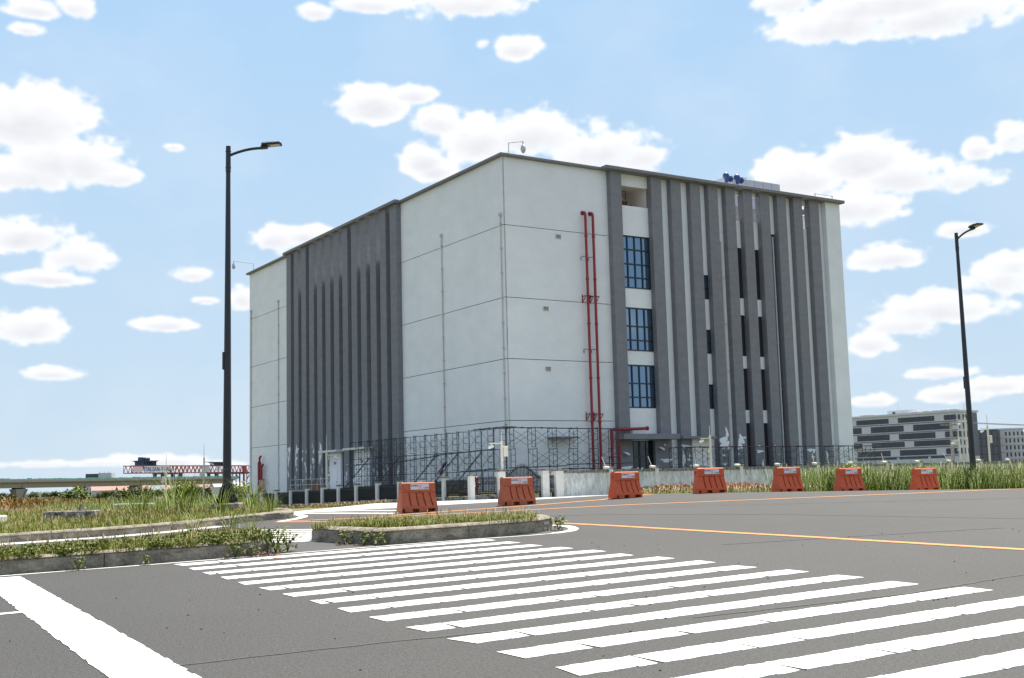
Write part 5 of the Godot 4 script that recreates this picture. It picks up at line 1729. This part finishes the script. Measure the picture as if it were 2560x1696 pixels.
	var sh := [[20, 1262, 62, 1.0, 0], [128, 1262, 78, 1.2, 0], [165, 1255, 90, 1.5, 0], [190, 1250, 110, 1.5, 1], [88, 1268, 56, 0.7, 1], [258, 1252, 100, 1.5, 0], [290, 1250, 105, 1.7, 0], [345, 1246, 115, 1.9, 0], [360, 1252, 90, 1.2, 0], [310, 1246, 190, 2.0, 0], [430, 1246, 120, 1.3, 1], [455, 1240, 135, 1.9, 1], [470, 1232, 150, 2.2, 1], [500, 1240, 128, 1.5, 1], [610, 1238, 168, 2.6, 1], [598, 1240, 150, 1.7, 1], [622, 1246, 118, 1.2, 0], [2108, 1186, 47, 0.62, 1], [2140, 1196, 48, 0.55, 1], [2075, 1202, 46, 0.5, 1], [1608, 1224, 74, 0.5, 0]]
	var sl := ["dark shrub at the left edge of the view", "dark shrub low behind the concrete block", "larger dark shrub behind the concrete block", "paler shrub beside the dark pair behind the block", "small pale green shrub left of the concrete block", "dark round shrub before the viaduct's second near pier", "biggest dark shrub of the pair before the viaduct's second pier", "tall dark shrub before the white camera pole", "lower dark shrub beside the tall one before the camera pole", "far dark shrub under the viaduct", "bright green shrub left among the tall grass by the fence posts", "bright green shrub in the middle of the tall grass by the fence posts", "tallest bright green growth left of the street lamp", "bright green shrub nearest the street lamp's left side", "big bright green bush against the building's left end", "bright green bush right of the street lamp", "dark low bush at the foot of the building's left end", "leafy green weed bush rising behind the sixth barrier", "leafy green weed bush right of the sixth barrier", "small leafy weed bush left of the sixth barrier", "single dark shrub at the white wall's foot between third and fourth barriers"]
	for k in sh.size():
		var q: Array = sh[k]
		var x: float = (q[0] - 1280.0) / 2921.0 * q[2]
		var hor: float = 1202.7 - 0.0258 * (q[0] - 1280.0)
		var y: float = 1.6 - (q[1] - hor) / 2921.0 * q[2]
		var o := base("shrub", Vector3(x, y - 0.5 * q[3], -q[2]), k * 1.1)
		var c := put("foliage", shrub if q[4] == 0 else light_shrub, M.leaf, o)
		c.position = Vector3(0, 0.5 * q[3], 0)
		c.scale = Vector3(q[3], q[3] * (0.8 + 0.1 * (k % 4)), q[3])
		var b := MB.new()
		for j in 4:
			b.tube(Vector3(0, -0.6 * q[3], 0), Vector3(cos(j * 1.7) * 0.4, 0.5, sin(j * 1.7) * 0.4) * q[3], 0.03 * q[3], 0.015 * q[3], 5, false)
		piece("stem", b, M.bark, o)
		tag(o, sl[k], "shrub", "shrubs over the field and verges")
	# trees beyond the viaduct
	var tc := crown_mesh(31, 22, 2200, Vector3(1.0, 0.85, 1.0), 0.15, dark * 1.2, mid * 1.3)
	var tc2 := crown_mesh(32, 18, 2000, Vector3(1.0, 1.0, 1.0), 0.16, Color(0.04, 0.07, 0.012), Color(0.12, 0.15, 0.03))
	var trunk := MB.new()
	trunk.tube(Vector3(0, -1.0, 0), Vector3(0.1, 2.6, 0), 0.26, 0.16, 7)
	for j in 5:
		trunk.tube(Vector3(0.1, 2.2, 0), Vector3(0.1 + cos(j * 1.3) * 1.3, 3.6 + 0.2 * j, sin(j * 1.3) * 1.3), 0.1, 0.05, 5, false)
	var tm := trunk.mesh()
	for k in 30:
		var px := 4.0 + k * 17.0 + rng.randf_range(-6, 6)
		var f := rng.randf_range(480, 640)
		var o := base("roadside_tree", Vector3((px - 1280.0) / 2921.0 * f, -3.4, -f), rng.randf() * TAU)
		var sc := rng.randf_range(2.2, 3.4)
		var c := put("crown", tc if k % 3 else tc2, M.leaf, o)
		c.position = Vector3(0, 3.6, 0)
		c.scale = Vector3(sc * 1.1, sc, sc * 1.1)
		put("trunk", tm, M.bark, o)
		tag(o, "bushy green tree seen beyond the viaduct's piers, %s in the row from the left" % ORDINAL[k], "tree", "trees beyond the viaduct")

# ---------------------------------------------------------------- far things
func viaduct() -> void:
	var turn := 1.07745
	var at := Vector3(-162.0, 0, -370.0)
	var v := base("viaduct", at, turn)
	tag(v, "long grey concrete viaduct on flared piers behind the field", "viaduct")
	var piers := [-44.0, -19.0, 6.1, 31.4, 56.0, 82.0, 104.5]
	for lane in 2:
		var z := -13.5 * lane
		for k in piers.size():
			var x: float = piers[k] + 12.0 * lane
			if lane == 1 and k == piers.size() - 1:
				continue
			var b := MB.new()
			b.box(Vector3(x - 0.95, -5.5, z - 1.0), Vector3(x + 0.95, 0.6, z + 1.0))
			for s in [-1.0, 1.0]:
				b.quad(Vector3(x - 0.95, 0.6, z + s), Vector3(x + 0.95, 0.6, z + s), Vector3(x + 1.9, 3.0, z + s * 1.6), Vector3(x - 1.9, 3.0, z + s * 1.6), Vector3(0, 0, s))
				b.quad(Vector3(x + s * 0.95, 0.6, z - 1.0), Vector3(x + s * 0.95, 0.6, z + 1.0), Vector3(x + s * 1.9, 3.0, z + 1.6), Vector3(x + s * 1.9, 3.0, z - 1.6), Vector3(s, 0, 0))
			piece("pier", b, M.grey_concrete, v)
			boxp("bearing", Vector3(x - 1.2, 3.0, z - 1.2), Vector3(x + 1.2, 3.35, z + 1.2), M.dark_void, v)
			if k + 1 < piers.size():
				var x1: float = piers[k + 1] + 12.0 * lane
				if lane == 1 and x1 > 108.0:
					x1 = 106.0
				b = MB.new()
				var sec := [Vector2(-4.6, 5.6), Vector2(-4.6, 5.15), Vector2(-2.2, 4.6), Vector2(-1.9, 3.4), Vector2(1.9, 3.4), Vector2(2.2, 4.6), Vector2(4.6, 5.15), Vector2(4.6, 5.6)]
				for j in sec.size():
					var p: Vector2 = sec[j]
					var q: Vector2 = sec[(j + 1) % sec.size()]
					var o := (p + q) * 0.5 - Vector2(0, 4.7)
					b.quad(Vector3(x + 0.08, p.y, z + p.x), Vector3(x1 - 0.08, p.y, z + p.x), Vector3(x1 - 0.08, q.y, z + q.x), Vector3(x + 0.08, q.y, z + q.x), Vector3(0, o.y, o.x))
				for s in [-1.0, 1.0]:
					b.box(Vector3(x + 0.1, 5.6, z + s * 4.5 - 0.1), Vector3(x1 - 0.1, 5.85, z + s * 4.5 + 0.1))
				piece("girder", b, M.grey_concrete, v)
	var net := MB.new()
	var x := -70.0
	while x < 103.0:
		net.box(Vector3(x, 5.86, 4.45), Vector3(x + 1.9, 6.25 + rng.randf_range(-0.12, 0.15), 4.5))
		x += 2.0
	stuff(piece("safety_net", net, M.net_green, v))
	# low guideway and posts at ground level behind
	var g := base("low_guideway", at + Vector3(-20, 0, -40), turn)
	tag(g, "low grey concrete guideway crossing behind the viaduct's left piers", "guideway")
	boxp("beam", Vector3(-40, -1.5, -1), Vector3(52, 0.1, 1), M.grey_concrete, g)
	for k in 12:
		boxp("pier", Vector3(-36 + k * 8.0, -5, -0.9), Vector3(-34.6 + k * 8.0, 1.2 if k % 3 == 0 else -1.5, 0.9), M.grey_concrete, g)
	# launching gantry
	var c := base("launching_gantry", at, turn)
	tag(c, "red lattice bridge launching gantry with blue legs and a white banner on the viaduct", "crane")
	var x0 := 52.0
	var x1 := 115.0
	for z in [-1.9, 1.9]:
		for y in [7.75, 10.3]:
			boxp("chord", Vector3(x0, y - 0.16, z - 0.16), Vector3(x1, y + 0.16, z + 0.16), M.crane_red, c)
		var b := MB.new()
		var n := 30
		for k in n:
			var a := lerpf(x0, x1, float(k) / n)
			var e := lerpf(x0, x1, float(k + 1) / n)
			b.tube(Vector3(a, 7.75, z), Vector3((a + e) * 0.5, 10.3, z), 0.13, 0.13, 5, false)
			b.tube(Vector3((a + e) * 0.5, 10.3, z), Vector3(e, 7.75, z), 0.13, 0.13, 5, false)
			if k % 3 == 0:
				b.tube(Vector3(a, 7.75, z), Vector3(a, 10.3, z), 0.1, 0.1, 5, false)
				b.tube(Vector3(a, 10.3, z), Vector3(a, 10.75, z), 0.06, 0.06, 4, false)
		stuff(piece("lattice", b, M.crane_red, c))
	var sg := boxp("banner", Vector3(57.6, 7.95, 2.1), Vector3(70.4, 10.15, 2.16), M.sign_white, c)
	lettering("ITALIAN-THAI", 1.45, Vector3(64.0, 9.05, 2.19), M.letter_blue, sg, 0.05)
	boxp("net_panel", Vector3(53.0, 8.0, 2.1), Vector3(56.8, 10.1, 2.15), M.sign_pink, c)
	boxp("net_panel", Vector3(87.0, 8.0, 2.1), Vector3(91.0, 10.1, 2.15), M.tank_panel, c)
	var sb := boxp("number_board", Vector3(94.6, 8.2, 2.1), Vector3(97.0, 10.0, 2.15), M.sign_white, c)
	lettering("3", 1.3, Vector3(95.8, 9.1, 2.18), M.letter_blue, sb, 0.05)
	for s in [[67.0, 0.9], [72.0, 0.7], [76.0, 1.1], [95.0, 0.8], [99.5, 1.0]]:
		var b := MB.new()
		for z in [-1.9, 1.9]:
			b.box(Vector3(s[0] - s[1] * 0.5, 6.2, z - 0.5), Vector3(s[0] + s[1] * 0.5, 7.6, z + 0.5))
		b.box(Vector3(s[0] - 1.4, 5.95, -2.6), Vector3(s[0] + 1.4, 6.3, 2.6))
		b.box(Vector3(s[0] - 1.0, 7.2, -2.2), Vector3(s[0] + 1.0, 7.6, 2.2))
		piece("support", b, M.blue_dark, c)
	for s in [[57.0, 64.0, 12.3, true], [95.5, 101.5, 11.9, false]]:
		var b := MB.new()
		for px in [s[0] + 0.6, s[0] + 1.6, s[1] - 1.4, s[1] - 0.5]:
			b.box(Vector3(px - 0.2, 10.45, -2.1), Vector3(px + 0.2, s[2] - 0.4, 2.1))
		b.box(Vector3(s[0], s[2] - 0.55, -2.3), Vector3(s[1], s[2] - 0.2, 2.3))
		b.box(Vector3(s[0] - 0.9, s[2] - 0.25, -2.5), Vector3(s[1] + 0.6, s[2] - 0.12, 2.5))
		if s[3]:
			b.bevel_box(Transform3D(Basis(), Vector3(s[0] + 3.4, s[2] + 0.45, 0)), Vector3(2.6, 1.2, 2.6), 0.3)
			b.box(Vector3(s[0] + 0.4, s[2] - 0.1, -0.6), Vector3(s[0] + 1.5, s[2] + 1.1, 0.8))
		else:
			b.bevel_box(Transform3D(Basis(), Vector3((s[0] + s[1]) * 0.5, s[2] - 0.75, 0)), Vector3(2.4, 0.5, 2.0), 0.2)
		piece("trolley", b, M.blue_dark, c)
	var leg := MB.new()
	for px in [108.5, 110.5, 112.5]:
		leg.tube(Vector3(px, -4, 1.9), Vector3(px, 7.6, 1.9), 0.2, 0.2, 6)
		leg.tube(Vector3(px, -4, -1.9), Vector3(px, 7.6, -1.9), 0.2, 0.2, 6)
	leg.tube(Vector3(105.5, 7.6, 1.9), Vector3(108.5, 5.0, 1.9), 0.2, 0.2, 6)
	leg.tube(Vector3(115.0, 7.6, 1.9), Vector3(112.5, 5.0, 1.9), 0.2, 0.2, 6)
	leg.box(Vector3(105.0, 7.1, -2.2), Vector3(115.2, 7.6, 2.2))
	piece("end_leg", leg, M.blue_dark, c)
	leg = MB.new()
	leg.tube(Vector3(110.5, -4, 2.3), Vector3(110.5, 10.0, 2.3), 0.3, 0.3, 6)
	leg.box(Vector3(109.6, 7.7, 2.05), Vector3(112.0, 10.2, 2.3))
	piece("end_tower", leg, M.crane_red, c)

func far_house(at: Vector3, turn: float, w: float, d: float, h: float, wall: Material, roof: Material, label: String) -> void:
	var o := base("house", at, turn)
	tag(o, label, "house", "low houses beyond the viaduct")
	boxp("wall", Vector3(-w * 0.5, -2, -d * 0.5), Vector3(w * 0.5, h, d * 0.5), wall, o)
	var b := MB.new()
	var e := 0.5
	b.quad(Vector3(-w * 0.5 - e, h - 0.1, d * 0.5 + e), Vector3(w * 0.5 + e, h - 0.1, d * 0.5 + e), Vector3(w * 0.5 + e, h + d * 0.22, 0), Vector3(-w * 0.5 - e, h + d * 0.22, 0), Vector3(0, 1, 1))
	b.quad(Vector3(-w * 0.5 - e, h - 0.1, -d * 0.5 - e), Vector3(w * 0.5 + e, h - 0.1, -d * 0.5 - e), Vector3(w * 0.5 + e, h + d * 0.22, 0), Vector3(-w * 0.5 - e, h + d * 0.22, 0), Vector3(0, 1, -1))
	for s in [-1.0, 1.0]:
		b.tri_n(Vector3(s * w * 0.5, h, d * 0.5), Vector3(s * w * 0.5, h, -d * 0.5), Vector3(s * w * 0.5, h + d * 0.2, 0), Vector3(s, 0, 0), Vector3(s, 0, 0), Vector3(s, 0, 0))
	piece("roof", b, roof, o)
	for k in 3:
		boxp("window", Vector3(-w * 0.35 + k * w * 0.28, h * 0.4, d * 0.5), Vector3(-w * 0.35 + k * w * 0.28 + w * 0.12, h * 0.75, d * 0.5 + 0.08), M.office_glass, o)

func offices() -> void:
	var turn := -atan2(46.0, 36.71) # facade runs left to right, coming nearer
	var at := Vector3(175.13 - 0.0, 0, -606.0)
	var o := base("office_block", at, -turn * -1.0)
	tag(o, "wide white office block with staggered dark window bands beyond the white wall", "building")
	var L := 58.85
	var top := 29.0
	boxp("wall", Vector3(-40.0, -4, -18), Vector3(L, top, 0), M.office_white, o)
	boxp("cornice", Vector3(-40.6, top, -18.6), Vector3(L + 0.6, top + 0.9, 0.6), M.office_white, o)
	var ys := [[25.34, 27.77], [20.99, 23.95], [17.05, 19.81], [13.32, 15.87], [9.0, 11.74]]
	var even := [[-23.0, -3.0], [2.4, 21.4], [26.8, 46.9], [52.2, 58.4]]
	var odd := [[-15.0, 5.2], [10.8, 29.7], [35.1, 55.2]]
	for k in 5:
		for s in (even if k % 2 == 0 else odd):
			var b := MB.new()
			b.box(Vector3(s[0], ys[k][0], -0.3), Vector3(s[1], ys[k][1], 0.12))
			var w := piece("window_band", b, M.band_dark, o)
			for p in [0.06, 0.5, 0.92]:
				var x: float = lerpf(s[0], s[1], p)
				boxp("pane", Vector3(x - 0.5, ys[k][0] + 0.7, 0.12), Vector3(x + 0.7, ys[k][1] - 0.6, 0.2), M.office_glass, w)
		boxp("ledge", Vector3(-40, ys[k][0] - 0.75, 0.0), Vector3(L, ys[k][0] - 0.5, 0.3), M.band_dark, o)
		# the short side to the right
		for s in ([[-3.0, -0.8], [-9.0, -5.0]] if k % 2 == 0 else [[-2.4, -1.6], [-6.0, -4.8]]):
			boxp("window_band", Vector3(L, ys[k][0], s[0]), Vector3(L + 0.12, ys[k][1], s[1]), M.band_dark, o)
	for s in [[-30.0, -2.0], [1.6, 24.8], [26.3, 42.2], [43.7, 51.8]]:
		boxp("ground_opening", Vector3(s[0], 7.2, -0.3), Vector3(s[1], 8.2, 0.1), M.office_glass, o)
	boxp("glass_corner", Vector3(L - 0.5, 8.0, -17.5), Vector3(L + 0.35, top - 0.5, -10.5), M.office_glass, o)
	var lift := boxp("lift_house", Vector3(17.0, top + 0.9, -14), Vector3(29.0, top + 3.0, -6), M.office_white, o)
	boxp("hatch", Vector3(20.0, top + 1.2, -6.0), Vector3(21.6, top + 2.3, -5.9), M.office_glass, lift)
	var b := MB.new()
	b.tube(Vector3(22, top + 3, -8), Vector3(22, top + 7.5, -8), 0.08, 0.05, 5)
	piece("mast", b, M.conduit, o)
	for k in 7:
		var x: float = [4.0, 8.0, 34.0, 40.0, 45.5, 50.0, 55.0][k]
		b = MB.new()
		b.bevel_box(Transform3D(Basis(), Vector3(x, top + 1.45, -5)), Vector3(3.6, 1.1, 3.0), 0.3)
		piece("roof_unit", b, M.tank_panel, o)
	o = base("glass_block", Vector3(249.0, 0, -650.0), -0.45)
	tag(o, "dark glass fronted building just right of the white office block", "building")
	boxp("wall", Vector3(0, -4, -25), Vector3(17.5, 22.8, -0.2), M.band_dark, o)
	for k in 6:
		for j in 5:
			boxp("pane", Vector3(0.4 + k * 2.85, 1.0 + j * 4.3, -0.3), Vector3(2.9 + k * 2.85, 4.8 + j * 4.3, 0.05), M.office_glass, o)
	boxp("sign_panel", Vector3(-6.5, 9.5, 0), Vector3(-0.8, 16.0, 0.3), M.red_paint, o)
	boxp("side_wing", Vector3(-7.0, -4, -20), Vector3(-0.2, 16.4, -0.1), M.office_white, o)
	o = base("long_block", Vector3(268.0, 0, -660.0), -0.30)
	tag(o, "long pale building with small paired windows at the right edge of the view", "building")
	boxp("wall", Vector3(0, -4, -30), Vector3(17.0, 23.0, 0), M.office_white, o)
	boxp("rear_wall", Vector3(17.0, -4, -28), Vector3(70.0, 21.3, -1.5), M.office_white, o)
	boxp("parapet", Vector3(-0.4, 23.0, -30.4), Vector3(17.4, 23.8, 0.4), M.office_white, o)
	for j in 5:
		for k in 10:
			var x := 7.5 + k * 4.2
			var z := 0.0 if x < 16.0 else -1.5
			for s in [0.0, 2.0]:
				boxp("window", Vector3(x + s, 4.0 + j * 3.9, z - 0.2), Vector3(x + s + 0.9, 6.2 + j * 3.9, z + 0.08), M.office_glass, o)
		boxp("string_course", Vector3(0, 2.6 + j * 3.9, 0), Vector3(17.0, 2.8 + j * 3.9, 0.12), M.roof_pink, o)
	o = base("grey_block", Vector3(-230.5, 0, -650.0), 0.15)
	tag(o, "grey and white block standing behind the viaduct on the left", "building")
	boxp("wall", Vector3(-7.0, -6, -12), Vector3(-0.4, 11.4, 0), M.tank_panel, o)
	boxp("dark_band", Vector3(-7.05, 8.6, -0.2), Vector3(-0.4, 11.3, 0.15), M.band_dark, o)
	boxp("window", Vector3(-4.5, 6.8, -0.1), Vector3(-3.6, 8.3, 0.15), M.office_glass, o)
	boxp("window", Vector3(-1.6, 6.8, -0.1), Vector3(-0.7, 8.3, 0.15), M.roof_pink, o)
	boxp("annex", Vector3(-0.4, -6, -11), Vector3(6.6, 11.7, -0.4), M.tank_panel, o)
	for k in 3:
		var bb := MB.new()
		bb.tube(Vector3(-0.4 + k * 2.4, 11.4, -4), Vector3(-0.4 + k * 2.4, 12.6, -4), 0.15, 0.1, 5)
		piece("vent_pipe", bb, M.band_dark, o)
	far_house(Vector3(-188, -2.5, -545), 0.4, 16, 9, 4.6, M.office_white, M.roof_pink, "pink roofed low house beyond the viaduct, leftmost")
	far_house(Vector3(-172, -2.5, -530), 0.5, 14, 9, 4.2, M.roof_pink, M.roof_pink, "pink walled low house beyond the viaduct's third near pier")
	far_house(Vector3(-150, -2.5, -540), 0.3, 22, 10, 4.4, M.tank_panel, M.roof_pink, "wide grey low house beyond the viaduct under the gantry")
	far_house(Vector3(-128, -2.5, -520), 0.5, 12, 9, 4.8, M.office_white, M.tank_panel, "white low house left of the street lamp beyond the viaduct")
	# power pole and its wires
	o = base("power_pole", Vector3(55.9, 0.5, -150.0), 0.35)
	tag(o, "grey concrete power pole with a cross arm and wires on the right", "power pole")
	b = MB.new()
	b.tube(Vector3(0, -2, 0), Vector3(0, 7.2, 0), 0.26, 0.17, 8)
	piece("shaft", b, M.grey_concrete, o)
	b = MB.new()
	b.box(Vector3(-1.6, 6.7, -0.06), Vector3(1.6, 6.85, 0.06))
	for x in [-1.4, -0.6, 0.6, 1.4]:
		b.tube(Vector3(x, 6.85, 0), Vector3(x, 7.2, 0), 0.06, 0.04, 6)
	piece("cross_arm", b, M.steel, o)
	for x in [-1.4, 0.6, 1.4]:
		b = MB.new()
		var p := Vector3(x, 7.15, 0)
		for k in 12:
			var t := (k + 1) / 12.0
			var q := Vector3(x + 46.0 * t, 7.15 - 2.6 * t * (1.0 - t) - 1.2 * t, 16.0 * t)
			b.tube(p, q, 0.025, 0.025, 4, false)
			p = q
		piece("wire", b, M.black_iron, o)

func field_blocks() -> void:
	var b := MB.new()
	b.bevel_box(Transform3D(Basis(Vector3.UP, 0.12), Vector3(-11.75, field_y(-11.75, -31.2) + 0.09, -31.2)), Vector3(1.3, 0.3, 0.7), 0.02)
	tag(piece("concrete_block", b, M.black_concrete), "long dark weathered concrete block lying in the field grass", "concrete block")
	b = MB.new()
	b.tube(Vector3(-11.6, field_y(-11.6, -31.2) + 0.2, -31.3), Vector3(-11.58, field_y(-11.6, -31.2) + 0.42, -31.3), 0.035, 0.02, 6)
	b.tube(Vector3(-11.75, field_y(-11.6, -31.2) + 0.24, -31.3), Vector3(-11.4, field_y(-11.6, -31.2) + 0.25, -31.3), 0.03, 0.03, 6)
	tag(piece("pipe_stub", b, M.black_concrete), "thin pipe stub sticking up from the dark concrete block", "pipe")
	b = MB.new()
	b.bevel_box(Transform3D(Basis(Vector3.UP, 0.1), Vector3(-11.85, field_y(-11.85, -36.5) + 0.2, -36.5)), Vector3(1.1, 0.1, 0.9), 0.02)
	tag(piece("concrete_slab", b, M.pale_concrete), "pale thin concrete slab in the grass right of the dark block", "concrete slab")
	b = MB.new()
	b.bevel_box(Transform3D(Basis(Vector3.UP, -0.1), Vector3(-13.45, field_y(-13.4, -30.2) + 0.06, -30.2)), Vector3(0.6, 0.34, 0.5), 0.02)
	tag(piece("concrete_block", b, M.post_white), "white painted concrete block at the left edge of the view", "concrete block")

func _ready() -> void:
	rng.seed = 20240
	materials()
	light_and_camera()
	lay_ground()
	make_building()
	fences()
	scaffolds()
	barriers()
	street_things()
	viaduct()
	offices()
	field_blocks()
	plants()
